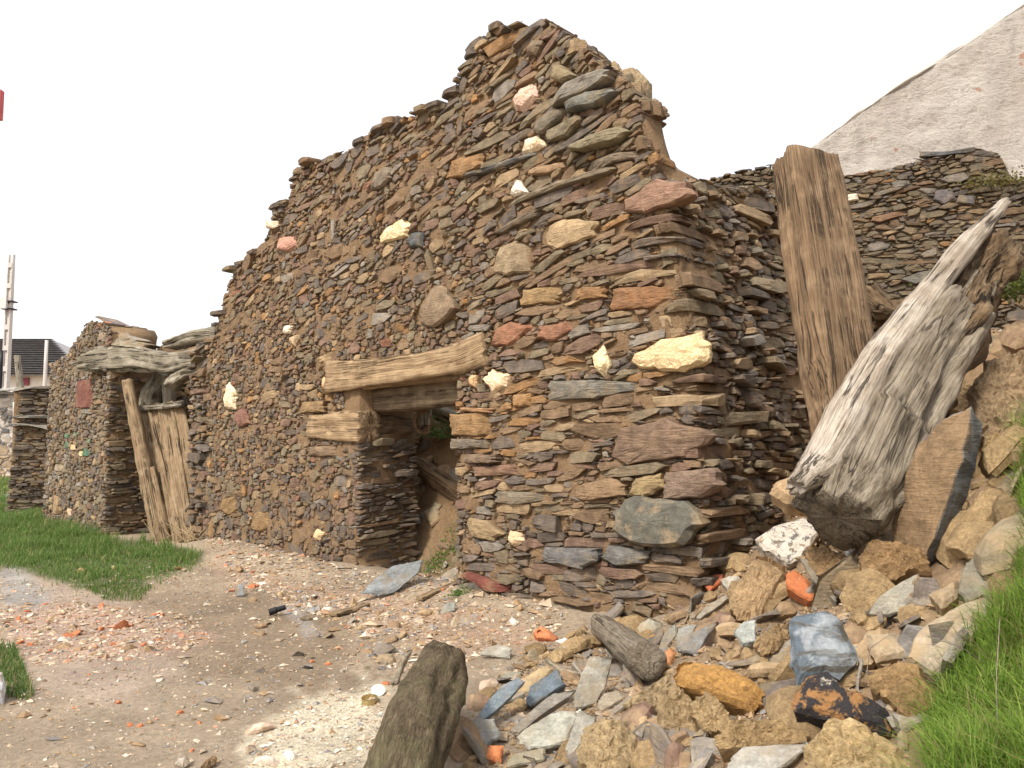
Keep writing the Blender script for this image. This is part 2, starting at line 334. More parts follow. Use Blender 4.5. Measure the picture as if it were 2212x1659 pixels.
# ------------------------------------------------------------------ stones
PAL = dict(slate=(.088, .088, .092), brown=(.185, .120, .072), rust=(.32, .165, .058), purple=(.15, .088, .072), tan=(.36, .26, .15), olive=(.165, .145, .098),
           dark=(.062, .060, .062), red=(.23, .085, .055), cream=(.78, .66, .44), white=(.80, .76, .68), pink=(.62, .42, .34), blue=(.125, .138, .148), grey=(.24, .235, .215), green=(.13, .22, .15))
PALN = {k: np.array(v) for k, v in PAL.items()}
def pick(weights):
    k = list(weights); w = np.array([weights[i] for i in k], float); c = PALN[k[rng.choice(len(k), p=w / w.sum())]] * rng.uniform(.8, 1.25); return (c * .64 + np.array((.225, .158, .10)) * .36) * .95
def lump(org, A, B, N, rad, ang, depth, p=.02, bevel=.012, tilt=(0, 0), col=(.2, .2, .2), rough=.004, rings=1, bulge=0., nz=0., nzs=6., back=.8, jit=None):
    """a stone from its outline (polar, in the A-B plane): back ring, sides, bevelled front with facets"""
    R = len(rad); ca, sa = np.cos(ang), np.sin(ang); rm = rad.mean()
    lv = [(back, -depth), (.97, -depth * .35), (1.0, p - bevel)]
    s0 = max(.6, 1 - bevel / rm); lv.append((s0, p))
    for i in range(rings): s = s0 * (1 - (i + 1) / (rings + 1.0)); lv.append((s, p + bulge * (1 - (s / s0) ** 2)))
    V = []; fac = [(rng.uniform(0, 2 * np.pi), rng.uniform(.25, .8), rng.uniform(.15, .5)) for _ in range(2)]; so = rng.uniform(-50, 50, 3)
    def front(x, y):
        d = tilt[0] * x + tilt[1] * y
        for th, c0, k in fac: d = d - np.clip((x * math.cos(th) + y * math.sin(th)) - c0 * rm, 0, None) * k
        return d + rough * 1.2 * fbm(np.stack([x / rm * 1.3, y / rm * 1.3, 0 * x], -1) + so, 2, 3)
    for i, (s, h) in enumerate(lv):
        r = rad * s * (1 + rng.uniform(-.03, .03, R) * (i < 4)); x = r * ca; y = r * sa
        hh = h + 0 * x + (rng.normal(0, rough * .6, R) if i in (1, 2) else 0) + (front(x, y) if i >= 2 else 0)
        V.append(org + x[:, None] * A + y[:, None] * B + hh[:, None] * N)
    z0 = np.zeros(1); V.append((org + N * (p + bulge + float(front(z0, z0)[0])))[None]); V.append((org - N * depth)[None])
    V = np.concatenate(V); k = len(lv)
    if nz:
        n = N + 0 * V; d = fbm(V * nzs, 4, 11, .55); d2 = fbm(V * nzs + 31.7, 3, 17); d3 = fbm(V * nzs + 71.7, 3, 19)
        V = V + nz * (np.outer(d, N) + .6 * np.outer(d2, A) + .6 * np.outer(d3, B))
    i0 = np.arange(R); i1 = (i0 + 1) % R; Q = [np.stack([j * R + i0, j * R + i1, (j + 1) * R + i1, (j + 1) * R + i0], -1) for j in range(k - 1)]
    T = np.concatenate([np.stack([(k - 1) * R + i0, (k - 1) * R + i1, np.full(R, k * R)], -1), np.stack([i1, i0, np.full(R, k * R + 1)], -1)])
    C = np.asarray(col) * (1 + rng.normal(0, .06, (len(V), 1)))
    return dict(V=V, q=np.concatenate(Q), t=T, c=np.clip(C, .01, .95))
def polar(pts, R=None, centre=None, jit=0.0):
    pts = np.asarray(pts, float)
    if centre is None:
        x, y = pts[:, 0], pts[:, 1]; x1, y1 = np.roll(x, -1), np.roll(y, -1); cr = x * y1 - x1 * y; a = cr.sum() / 2
        centre = np.array([((x + x1) * cr).sum() / (6 * a), ((y + y1) * cr).sum() / (6 * a)]) if abs(a) > 1e-9 else pts.mean(0)
    d = pts - centre; R = R or 14; ev, ax = np.linalg.eigh(np.cov(np.concatenate([d, (d + np.roll(d, -1, 0)) / 2]).T)); sc = np.sqrt(np.maximum(ev, 1e-9)); sc /= sc.max()
    q = (d @ ax) / sc; ta = np.sort(np.concatenate([np.arctan2(q[:, 1], q[:, 0]), -np.pi + 2 * np.pi * (np.arange(R) + .5) / R])); ta = ta[np.concatenate([[True], np.diff(ta) > .06])]
    dirs = (np.stack([np.cos(ta), np.sin(ta)], -1) * sc) @ ax.T; an = np.sort(np.arctan2(dirs[:, 1], dirs[:, 0])); rad = np.zeros(len(an))
    nxt = np.roll(d, -1, 0)
    for i, a in enumerate(an):
        u = np.array([math.cos(a), math.sin(a)]); best = 0
        for p0, p1 in zip(d, nxt):
            e = p1 - p0; den = u[0] * e[1] - u[1] * e[0]
            if abs(den) < 1e-12: continue
            t = (p0[0] * e[1] - p0[1] * e[0]) / den; w = (p0[0] * u[1] - p0[1] * u[0]) / den
            if -1e-6 <= w <= 1 + 1e-6 and t > best: best = t
        rad[i] = best
    rad = np.maximum(rad, .02 * rad.max())
    if jit: rad = rad * (1 + rng.normal(0, jit, len(rad)))
    return centre, rad, an

def pack(W, H, allow, size, cell=.0125, scales=((1.7, 60), (1.25, 350), (1.0, 1600), (.75, 2500), (.55, 3500)), cap=1.5, joint=.0035, K=9):
    """fill a wall face: ellipse seeds of varied size and tilt, grown against each other; returns (centre, radii, angles)"""
    nx, nz = int(W / cell) + 1, int(H / cell) + 1; xx = np.arange(nx) * cell; zz = np.arange(nz) * cell
    XX, ZZ = np.meshgrid(xx, zz); ok = allow(XX, ZZ); occ = ~ok; best = np.full(ok.shape, 1e9); lab = np.full(ok.shape, -1, int); seeds = []
    def win(cx, cz, r):
        i0, i1 = max(0, int((cx - r) / cell)), min(nx, int((cx + r) / cell) + 2); j0, j1 = max(0, int((cz - r) / cell)), min(nz, int((cz + r) / cell) + 2)
        return slice(j0, j1), slice(i0, i1)
    for sc, tries in scales:
        fj, fi = np.nonzero(~occ)
        if len(fj) == 0: break
        sel = rng.integers(0, len(fj), tries)
        for k in sel:
            if occ[fj[k], fi[k]]: continue
            cx, cz = fi[k] * cell, fj[k] * cell; a, b, th = size(cx, cz); a *= sc; b *= sc ** .7
            w = win(cx, cz, a * 1.1); dx = XX[w] - cx; dz = ZZ[w] - cz; c, s = math.cos(th), math.sin(th)
            d = np.sqrt(((dx * c + dz * s) / a) ** 2 + ((-dx * s + dz * c) / b) ** 2)
            if (occ[w] & (d < .72)).any(): continue
            occ[w] |= d < .88; seeds.append((cx, cz, a, b, th))
    for n, (cx, cz, a, b, th) in enumerate(seeds):
        w = win(cx, cz, a * cap * 1.2); dx = XX[w] - cx; dz = ZZ[w] - cz; c, s = math.cos(th), math.sin(th); u = np.abs(dx * c + dz * s) / a; v = np.abs(-dx * s + dz * c) / b
        d = (u ** 5 + v ** 5) ** .2; m = (d < best[w]) & (d < cap) & ok[w]; best[w] = np.where(m, d, best[w]); lab[w] = np.where(m, n, lab[w])
    out = []
    ts = np.linspace(0, 2.0, 61)
    for n, (cx, cz, a, b, th) in enumerate(seeds):
        ph = np.sort((np.arange(8) + rng.uniform(-.30, .30, 8)) * np.pi / 4); ph = ph[rng.random(8) < np.array([.75, 1, .75, 1, .75, 1, .75, 1])]; c, s = math.cos(th), math.sin(th)
        ex = a * np.cos(ph); ez = b * np.sin(ph); dx = ex * c - ez * s; dz = ex * s + ez * c
        I = np.clip(((cx + np.outer(ts, dx)) / cell + .5).astype(int), 0, nx - 1); J = np.clip(((cz + np.outer(ts, dz)) / cell + .5).astype(int), 0, nz - 1)
        fx_ = cx + np.outer(ts, dx); fz_ = cz + np.outer(ts, dz); bad = (lab[J, I] != n) | (fx_ < -.01) | (fx_ > W + .01) | (fz_ < -.02); bad[0] = False; first = np.where(bad.any(0), bad.argmax(0), len(ts) - 1); L = np.hypot(dx, dz); rad = ts[np.maximum(first - 1, 1)] * L - joint
        rad = np.maximum(rad, .3 * L)
        if (rad * 1).max() < .012: continue
        out.append((np.array([cx, cz]), rad, np.arctan2(dz, dx)))
    fj, fi = np.nonzero(ok & (best > .92)); pack.free = np.stack([fi * cell, fj * cell], -1)
    return out
def wall_chips(w, n, off, weights, smin=.008, smean=.010, lift=.0):
    """slivers of stone stuck in the mortar between the larger stones"""
    f = pack.free[rng.integers(0, len(pack.free), n)] + rng.uniform(-.006, .006, (n, 2)) + np.array(off); sz = rng.exponential(smean, n) + smin
    T = np.array([(1, 0, 0), (0, .5, 0), (-1, 0, 0), (0, -.5, 0), (.4, .1, .6), (-.4, .05, .6)], float); F = np.array([(0, 1, 4), (1, 5, 4), (1, 2, 5), (2, 3, 5), (3, 4, 5), (3, 0, 4)])
    V = (T[None] + rng.normal(0, .16, (n, 6, 3))) * sz[:, None, None] * np.stack([rng.uniform(.9, 2.4, n), rng.uniform(.5, 1., n), rng.uniform(.6, 1.4, n)], -1)[:, None]; th = rng.normal(.05, .25, n)[:, None]
    x = V[..., 0] * np.cos(th) - V[..., 1] * np.sin(th); y = V[..., 0] * np.sin(th) + V[..., 1] * np.cos(th)
    Pw = w.P0 + (f[:, :1] + x)[..., None] * w.A + (f[:, 1:] + y)[..., None] * UP + (V[..., 2] - .006 + lift)[..., None] * w.N
    c = np.stack([pick(weights) for _ in range(200)])[rng.integers(0, 200, n)] * rng.uniform(.8, 1.2, (n, 1))
    return dict(V=Pw.reshape(-1, 3), t=(F[None] + 6 * np.arange(n)[:, None, None]).reshape(-1, 3), c=np.repeat(c, 6, 0))
def curve(pts):
    p = np.array(sorted(pts)); return lambda s: np.interp(s, p[:, 0], p[:, 1])
def on_plane(px, py, P0, N):
    r = ray(px, py); o = np.array([0, 0, EYE]); t = np.dot(P0 - o, N) / np.dot(r, N); return o + r * t
def area_px(g):
    x, y = proj(g['V']); return (np.ptp(x)) * (np.ptp(y))
def wall_block(P0, A, N, s0, s1, zb, zt, thick, step=.06, rows=40, amp=.030, off=-.018, zjag=.05):
    """earth core of a wall between two heights: rough front (N is outward), top, back and ends"""
    ss = np.arange(s0, s1 + step * .5, step); ss[-1] = s1; n = len(ss); b = zb(ss) + 0 * ss; t = zt(ss) + 0 * ss + zjag * vnoise(np.stack([ss * 5, 0 * ss, 0 * ss], -1), 8)
    w = np.linspace(0, 1, rows); Z = b[None] + (t - b)[None] * w[:, None]; Sx = np.broadcast_to(ss, Z.shape); P = np.stack([Sx, Z, 0 * Z], -1)
    d = off + amp * fbm(P * 5, 4, 21) * 1.0
    F = P0 + Sx[..., None] * A + Z[..., None] * UP + d[..., None] * N; Bk = P0 + Sx[..., None] * A + Z[..., None] * UP + (-thick + amp * fbm(P * 4, 2, 5))[..., None] * N
    V = np.concatenate([F.reshape(-1, 3), Bk.reshape(-1, 3)]); I = np.arange(rows * n).reshape(rows, n); J = I + rows * n
    def g(a, b_, c, d_): return np.stack([a, b_, c, d_], -1).reshape(-1, 4)
    Q = np.concatenate([g(I[:-1, :-1], I[:-1, 1:], I[1:, 1:], I[1:, :-1]), g(J[:-1, 1:], J[:-1, :-1], J[1:, :-1], J[1:, 1:]),
                        g(I[-1, :-1], I[-1, 1:], J[-1, 1:], J[-1, :-1]), g(I[0, 1:], I[0, :-1], J[0, :-1], J[0, 1:]),
                        g(I[1:, 0], J[1:, 0], J[:-1, 0], I[:-1, 0]), g(I[:-1, -1], J[:-1, -1], J[1:, -1], I[1:, -1])])
    return dict(V=V, q=Q, c=np.array([.3, .2, .1]))
class Wall:
    """one face: P0 + s*A + z*UP, N outward"""
    def __init__(w, P0, A, N): w.P0, w.A, w.N = P0, A, N
    def sz(w, px, py): q = on_plane(px, py, w.P0, w.N) - w.P0; return np.array([q @ w.A, q[2]])
    def poly(w, pts): return [w.sz(*p) for p in pts]
    def stone(w, c, rad, ang, **k): return lump(w.P0 + c[0] * w.A + c[1] * UP, w.A, UP, w.N, rad, ang, **k)
def put_stones(geos, parent, mat, limit, name="stone", fill="small_stones", fillmat=None):
    """the stones that show largest become parts of their own, the rest one mass"""
    order = sorted(range(len(geos)), key=lambda i: -area_px(geos[i])); top = order[:limit]; rest = order[limit:]
    for i in top: solid(name, geos[i], geos[i].get('m', mat), parent)
    if rest: tag(solid(fill, join([geos[i] for i in rest]), fillmat or mat, parent, origin=np.array(parent_world(parent))), kind="stuff")

# ------------------------------------------------------------------ timbers
def timber(pts, size, roll=0.0, M_=48, K_=22, ex=4.0, nz=.012, nzs=(2.0, 9.0), taper_end=0.0, endrough=.0, sd=0, wane=0.0):
    """a beam along a 3-D path; size = [(w, h), ...] per path point; rounded-square section; rough along the grain"""
    pts = np.asarray(pts, float); size = np.asarray(size, float); seg = np.linalg.norm(np.diff(pts, axis=0), axis=1); cum = np.concatenate([[0], np.cumsum(seg)]); Ln = cum[-1]
    u = np.linspace(0, Ln, M_); C = np.stack([np.interp(u, cum, pts[:, i]) for i in range(3)], -1); W = np.stack([np.interp(u, cum, size[:, i]) for i in range(2)], -1) / 2
    Tn = np.gradient(C, axis=0); Tn /= np.linalg.norm(Tn, axis=1)[:, None]; ref = np.array([0, 0, 1.]) if abs(Tn[:, 2].mean()) < .8 else np.array([0, -1., 0])
    X = np.cross(Tn, ref); X /= np.linalg.norm(X, axis=1)[:, None]; Y = np.cross(X, Tn)
    th = np.arange(K_) * 2 * np.pi / K_; c, s = np.cos(th), np.sin(th); rr = (np.abs(c) ** ex + np.abs(s) ** ex) ** (-1 / ex); lx = rr * c; ly = rr * s
    cr, sr = math.cos(roll), math.sin(roll); X, Y = X * cr + Y * sr, -X * sr + Y * cr
    G = np.stack([np.broadcast_to(u[:, None], (M_, K_)), lx[None] * W[:, :1], ly[None] * W[:, 1:]], -1)
    d = nz * fbm(np.stack([G[..., 0] * nzs[0], G[..., 1] * nzs[1], G[..., 2] * nzs[1]], -1) + sd * 7.3, 4, sd, .6)
    d -= nz * 1.2 * np.clip(vnoise(np.stack([G[..., 0] * 1.1, G[..., 1] * 16, G[..., 2] * 16], -1) + sd, sd + 3) - .35, 0, 1) * 2
    k = 1 + d / np.minimum(W[:, :1], W[:, 1:])
    V = C[:, None] + (lx[None] * W[:, :1] * k)[..., None] * X[:, None] + (ly[None] * W[:, 1:] * k)[..., None] * Y[:, None]
    if endrough: 
        for e, sg in ((0, -1), (-1, 1)): V[e] += sg * (endrough * np.abs(fbm(G[e] * 25 + sd, 3, sd + 5)))[:, None] * Tn[e]
    V = V.reshape(-1, 3); G = G.reshape(-1, 3); n = len(V); I = np.arange(n).reshape(M_, K_); In = np.roll(I, -1, 1)
    Q = np.stack([I[:-1], In[:-1], In[1:], I[1:]], -1).reshape(-1, 4)
    # ends with an inner ring
    e0 = C[0] + .5 * (V[I[0]] - C[0]); e1 = C[-1] + .5 * (V[I[-1]] - C[-1]); ge = G[I[0]] * [1, .5, .5]; gf = G[I[-1]] * [1, .5, .5]
    V = np.concatenate([V, e0, e1, C[:1], C[-1:]]); G = np.concatenate([G, ge, gf, [[0, 0, 0]], [[Ln, 0, 0]]])
    a = n + np.arange(K_); b = n + K_ + np.arange(K_); an, bn = np.roll(a, -1), np.roll(b, -1)
    Q = np.concatenate([Q, np.stack([In[0], I[0], a, an], -1), np.stack([I[-1], In[-1], bn, b], -1)])
    T = np.concatenate([np.stack([an, a, np.full(K_, n + 2 * K_)], -1), np.stack([b, bn, np.full(K_, n + 2 * K_ + 1)], -1)])
    return dict(V=V, q=Q, t=T, g=G)
def beam(name, geo, mat, parent=None, label=None, cat=None, group=None, smooth=True):
    o = solid(name, geo, mat, parent, smooth=smooth)
    if label: tag(o, label, cat, group)
    return o

# ------------------------------------------------------------------ the ruined house: front gable wall, broken corner, return wall
FW = Wall(L0, WS, -WNIN); RW = Wall(C0, WNIN, WS)
def corner_shift(z): return np.interp(z, [0, 1.0, 1.6, 2.6, 4.0, 5.5], [.06, .12, .10, .0, -.26, -.30])
def warp(V):
    """the old wall leans and bulges: everything built into it follows"""
    V = np.array(V, float); r = V - L0; s = r @ WS; n = r @ WNIN; z = V[:, 2]
    w = sstep(7.2, S1, s); bul = .05 * vnoise(np.stack([s * .55, z * .6, 0 * s], -1), 31) * sstep(1.5, .2, np.abs(n))
    return V + (corner_shift(z) * w)[:, None] * WS + bul[:, None] * WNIN
def fsz(px, py):
    a = FW.sz(px, py)
    for _ in range(3): b = FW.sz(px, py); a = np.array([b[0] - corner_shift(b[1]) * sstep(7.2, S1, a[0]), b[1]])
    return a
def R3(x, y): return (936.07 + x * .3473, y * .3473)
house = empty("ruined_stone_house", Vector(L0 + WS * 5.0), "roofless ruined stone house with stepped broken gable and timber-lintelled doorway", "ruin")
prof_px = [(440, 760), (470, 722), (488, 640), (510, 572), (560, 540), (580, 512), (592, 462), (625, 425), (632, 390), (668, 352), (720, 338), (780, 302), (850, 268), (900, 250), (960, 232),
           (978, 203), (992, 160), (1010, 128), (1030, 95), (1055, 68), (1110, 50), (1160, 42), (1200, 52), (1225, 72), (1262, 105), (1300, 140), (1340, 160), (1360, 185), (1384, 215), (1388, 290), (1402, 318), (1440, 345), (1470, 352)]
pf = np.array([fsz(*p) for p in prof_px]); ztop_f = curve([tuple(p) for p in pf]); SL = -.42
sj1 = fsz(772, 1010)[0]; sj2 = fsz(986, 1010)[0]; zlin = fsz(840, 832)[1]
ret_px = [(1440, 350), (1520, 362), (1600, 376), (1700, 384), (1770, 395)]
rt = np.array([RW.sz(*p) for p in ret_px]); rt[:, 0] -= rt[0, 0]; ULEN = 2.6
ztop_r = lambda u: np.interp(u, rt[:, 0], rt[:, 1])
zero = lambda s: 0 * s - .25
cores = [wall_block(L0, WS, -WNIN, SL, sj1, zero, lambda s: ztop_f(s) - .05, .85, rows=64),
         wall_block(L0, WS, -WNIN, sj1, sj2, lambda s: 0 * s + zlin, lambda s: ztop_f(s) - .05, .85, rows=50),
         wall_block(L0, WS, -WNIN, sj2, S1 - .03, zero, lambda s: ztop_f(s) - .05, .85, rows=70),
         wall_block(C0, WNIN, WS, .03, ULEN, zero, lambda u: ztop_r(u) - .04, .8, rows=60)]
core = join(cores[:3])
nn = (core['V'] - L0) @ WNIN; zz_ = core['V'][:, 2]; thin = sstep(3.6, 4.3, zz_) * .62 * (nn > .1) * ((core['V'] - L0) @ WS < S1 - .05)   # the gable is thinner above the eaves
core['V'] = core['V'] - (nn * thin)[:, None] * WNIN; core['V'] = warp(core['V'])
gable_o = solid("gable_wall", core, M['mortar'], house, smooth=True)
rcore = dict(cores[3]); rcore['V'] = warp(rcore['V']); return_o = solid("return_wall", rcore, M['mortar'], house, smooth=True)
stones = []                                                   # geometry of every stone in the house
FEAT = [  # traced stones of the front wall: outline, colour, how far it stands out, material
    ([(1105, 237), (1102, 215), (1120, 185), (1150, 170), (1157, 205), (1132, 238)], (.66, .47, .38), .06, 'quartz'),
    ([(1120, 332), (1124, 296), (1160, 291), (1177, 315), (1142, 331)], (.80, .68, .50), .06, 'quartz'),
    ([(1093, 418), (1118, 386), (1140, 416), (1105, 424)], (.82, .76, .66), .05, 'quartz'),
    ([(813, 530), (815, 510), (868, 475), (888, 484), (880, 512)], (.82, .68, .42), .045, 'quartz'),
    ([(600, 540), (604, 514), (630, 507), (642, 530), (620, 546)], (.50, .27, .22), .04, 'quartz'),
    ([(578, 494), (580, 477), (602, 477), (602, 496)], (.70, .60, .46), .05, 'quartz'),
    ([(484, 862), (498, 826), (514, 852), (511, 887), (490, 882)], (.82, .70, .50), .06, 'quartz'),
    ([(608, 722), (614, 701), (634, 704), (627, 720)], (.80, .72, .58), .05, 'quartz'),
    ([(1043, 822), (1062, 797), (1100, 808), (1102, 838), (1066, 851)], (.78, .62, .42), .05, 'quartz'),
    ([(1012, 832), (1014, 809), (1031, 811), (1029, 840)], (.60, .40, .22), .05, 'quartz'),
    ([(1356, 792), (1363, 765), (1430, 735), (1500, 721), (1532, 745), (1522, 782), (1478, 806), (1400, 798)], (.74, .58, .34), .07, 'quartz'),
    ([(1281, 770), (1300, 741), (1310, 765), (1320, 790), (1306, 814), (1288, 800)], (.80, .68, .44), .06, 'quartz'),
    ([(1099, 1165), (1104, 1144), (1130, 1149), (1137, 1168), (1116, 1180)], (.74, .58, .38), .05, 'quartz'),
    ([(673, 1162), (680, 1141), (697, 1150), (690, 1167)], (.72, .54, .32), .05, 'quartz'),
    ([(696, 842), (699, 814), (714, 814), (716, 848)], (.68, .42, .24), .05, 'quartz'),
    ([(640, 748), (625, 742), (622, 728), (648, 722)], (.48, .36, .22), .04, 'stone'),
    ([(1168, 527), (1171, 484), (1232, 470), (1290, 479), (1286, 510), (1202, 540)], (.40, .29, .17), .05, 'stone'),
    ([(1068, 588), (1070, 530), (1110, 519), (1147, 534), (1142, 586), (1090, 592)], (.27, .205, .13), .045, 'stone'),
    ([(896, 700), (889, 680), (930, 614), (962, 620), (992, 670), (940, 708)], (.22, .16, .105), .07, 'stone'),
    ([(1314, 670), (1319, 625), (1440, 614), (1452, 640), (1400, 667)], (.25, .13, .065), .05, 'stone'),
    ([(1118, 662), (1124, 625), (1216, 617), (1202, 652)], (.28, .185, .09), .04, 'stone'),
    ([(1221, 652), (1230, 624), (1312, 616), (1306, 642)], (.29, .165, .08), .04, 'stone'),
    ([(969, 387), (974, 350), (1046, 329), (1042, 356), (1002, 382)], (.29, .17, .08), .05, 'stone'),
    ([(799, 412), (814, 370), (850, 359), (852, 386), (826, 407)], (.19, .155, .115), .05, 'stone'),
    ([(1343, 457), (1349, 430), (1420, 389), (1480, 394), (1502, 420), (1450, 442), (1390, 462)], (.27, .165, .115), .07, 'stone'),
    ([(1054, 747), (1069, 710), (1100, 694), (1152, 704), (1100, 747)], (.28, .135, .08), .04, 'stone'),
    ([(1164, 732), (1169, 705), (1240, 689), (1247, 705), (1200, 737)], (.26, .13, .08), .04, 'stone'),
    ([(1183, 866), (1184, 822), (1280, 820), (1372, 826), (1370, 842), (1290, 862)], (.165, .15, .125), .05, 'slate'),
    ([(1108, 880), (1110, 852), (1150, 849), (1152, 878)], (.34, .19, .08), .05, 'stone'),
    ([(970, 941), (969, 896), (1048, 890), (1062, 920), (1054, 943)], (.28, .17, .08), .05, 'stone'),
    ([(972, 888), (972, 878), (1070, 882), (1066, 892)], (.33, .19, .10), .05, 'stone'),
    ([(972, 970), (974, 948), (1062, 950), (1060, 968)], (.15, .125, .10), .06, 'slate'),
    ([(978, 1000), (980, 978), (1085, 984), (1080, 1000)], (.19, .135, .095), .06, 'stone'),
    ([(1020, 1030), (1022, 1008), (1120, 1004), (1122, 1026)], (.21, .125, .085), .05, 'stone'),
    ([(1068, 1086), (1074, 1060), (1186, 1064), (1192, 1080), (1120, 1090)], (.20, .17, .125), .05, 'stone'),
    ([(1230, 1078), (1245, 1050), (1320, 1032), (1356, 1048), (1352, 1070), (1270, 1082)], (.235, .155, .09), .06, 'stone'),
    ([(1333, 1112), (1349, 1076), (1400, 1070), (1490, 1084), (1532, 1120), (1516, 1160), (1470, 1188), (1380, 1172), (1340, 1142)], (.115, .11, .09), .16, 'rubble'),
    ([(1000, 1132), (1012, 1119), (1058, 1124), (1092, 1152), (1068, 1168), (1020, 1160)], (.30, .22, .125), .06, 'stone'),
    ([(1143, 1192), (1180, 1180), (1300, 1184), (1306, 1210), (1268, 1227), (1180, 1212)], (.14, .135, .13), .07, 'slate'),
    ([(1307, 1202), (1325, 1177), (1412, 1190), (1402, 1216), (1340, 1222)], (.135, .13, .12), .08, 'slate'),
    ([(1362, 1068), (1378, 1032), (1432, 1020), (1444, 1050), (1400, 1076)], (.32, .235, .12), .08, 'stone'),
    ([(1442, 1060), (1450, 1022), (1548, 1008), (1560, 1048), (1520, 1078), (1446, 1078)], (.22, .155, .115), .10, 'stone'),
    ([(1316, 985), (1345, 925), (1450, 905), (1548, 940), (1490, 985), (1360, 1005)], (.20, .135, .095), .09, 'stone'),
    ([(1000, 1242), (1008, 1234), (1108, 1266), (1102, 1279), (1062, 1277)], (.16, .055, .04), .08, 'stone'),
    ([(996, 1292), (1000, 1260), (1040, 1258), (1062, 1280), (1036, 1300)], (.10, .088, .075), .09, 'slate'),
    ([(880, 520), (892, 500), (914, 502), (912, 534), (888, 536)], (.095, .10, .10), .05, 'slate'),
    ([(660, 985), (664, 965), (740, 962), (736, 985)], (.2, .14, .09), .04, 'stone'),
    ([(640, 892), (646, 868), (700, 866), (704, 890)], (.25, .165, .085), .05, 'stone'),
    ([(478, 1100), (484, 1078), (508, 1074), (512, 1102), (494, 1114)], (.27, .175, .085), .035, 'stone'),
    ([(535, 1140), (548, 1108), (578, 1106), (584, 1136), (560, 1150)], (.25, .16, .08), .035, 'stone'),
    ([(520, 925), (505, 890), (530, 880), (545, 915)], (.20, .10, .075), .05, 'stone')]
def P3(*a): return [R3(*p) for p in a]
FEAT += [(P3((732, 650), (740, 600), (860, 530), (1060, 465), (1130, 460), (1140, 500), (1040, 570), (740, 672)), (.20, .18, .15), .14, 'slate'),
         (P3((855, 700), (870, 655), (1000, 590), (1130, 568), (1160, 585), (1050, 665)), (.16, .165, .15), .14, 'slate'),
         (P3((628, 825), (640, 755), (770, 675), (845, 680), (690, 835)), (.17, .15, .115), .09, 'stone'),
         (P3((690, 870), (700, 820), (930, 718), (945, 750), (850, 852), (720, 882)), (.20, .165, .11), .09, 'stone'),
         (P3((208, 1104), (230, 1085), (640, 932), (656, 946), (400, 1056)), (.12, .12, .115), .07, 'slate'),
         (P3((278, 1334), (500, 1225), (830, 1120), (1130, 1040), (1150, 1062), (850, 1150), (560, 1245)), (.19, .155, .11), .07, 'slate'),
         (P3((340, 1470), (480, 1380), (660, 1298), (650, 1340), (420, 1450)), (.16, .13, .095), .06, 'stone'),
         (P3((600, 1090), (610, 1050), (800, 995), (815, 1030), (700, 1080)), (.33, .22, .13), .05, 'stone'),
         (P3((930, 1060), (960, 1010), (1280, 920), (1300, 960), (1000, 1070)), (.19, .15, .11), .07, 'slate'),
         (P3((855, 945), (940, 900), (1200, 800), (1240, 830), (1150, 900), (960, 950)), (.20, .17, .11), .16, 'slate'),
         (P3((760, 500), (770, 415), (830, 420), (905, 480), (830, 530)), (.24, .19, .115), .13, 'stone'),
         (P3((565, 330), (630, 250), (690, 255), (640, 350)), (.19, .145, .10), .09, 'stone')]
ex_f = []; feat_geo = []
for pts, colr, p, mt in FEAT:
    ql = np.array([fsz(*q) for q in pts]); c, rad, an = polar(ql[::-1], 20 if mt != 'quartz' else 26, jit=.05)
    big = rad.max() > .12
    g = FW.stone(c, rad, an, depth=.16, p=p, bevel=min(.03 if mt in ('stone', 'slate') else .05, rad.min() * .5), tilt=rng.normal(0, .06, 2), col=colr, rough=.006, rings=3, bulge=.012 if mt != 'quartz' else .015,
                 nz=.010 if big else .005, nzs=9)
    g['V'] = warp(g['V']); g['m'] = M[mt]; feat_geo.append(g)
    ex_f.append(c + (ql - c) * (1 + .008 / max(rad.mean(), .02)))
lint_top = [(712, 781), (780, 778), (850, 770), (905, 764), (960, 750), (1000, 737), (1043, 716)]; lint_bot = [(712, 849), (780, 840), (850, 828), (905, 821), (960, 814), (1000, 809), (1050, 790)]
stub_px = [(668, 905), (690, 890), (778, 880), (778, 955), (670, 940)]
ex_f.append(np.array([fsz(*p) for p in lint_top + lint_bot[::-1]])); ex_f.append(np.array([fsz(*p) for p in stub_px]))
ex_f.append(np.array([(sj1 - .01, -.3), (sj2 + .02, -.3), (sj2 - .03, zlin + .01), (sj1 - .01, zlin + .01)]))
ex_f.append(np.array([fsz(*p) for p in [(738, 835), (960, 808), (962, 880), (740, 890)]]))
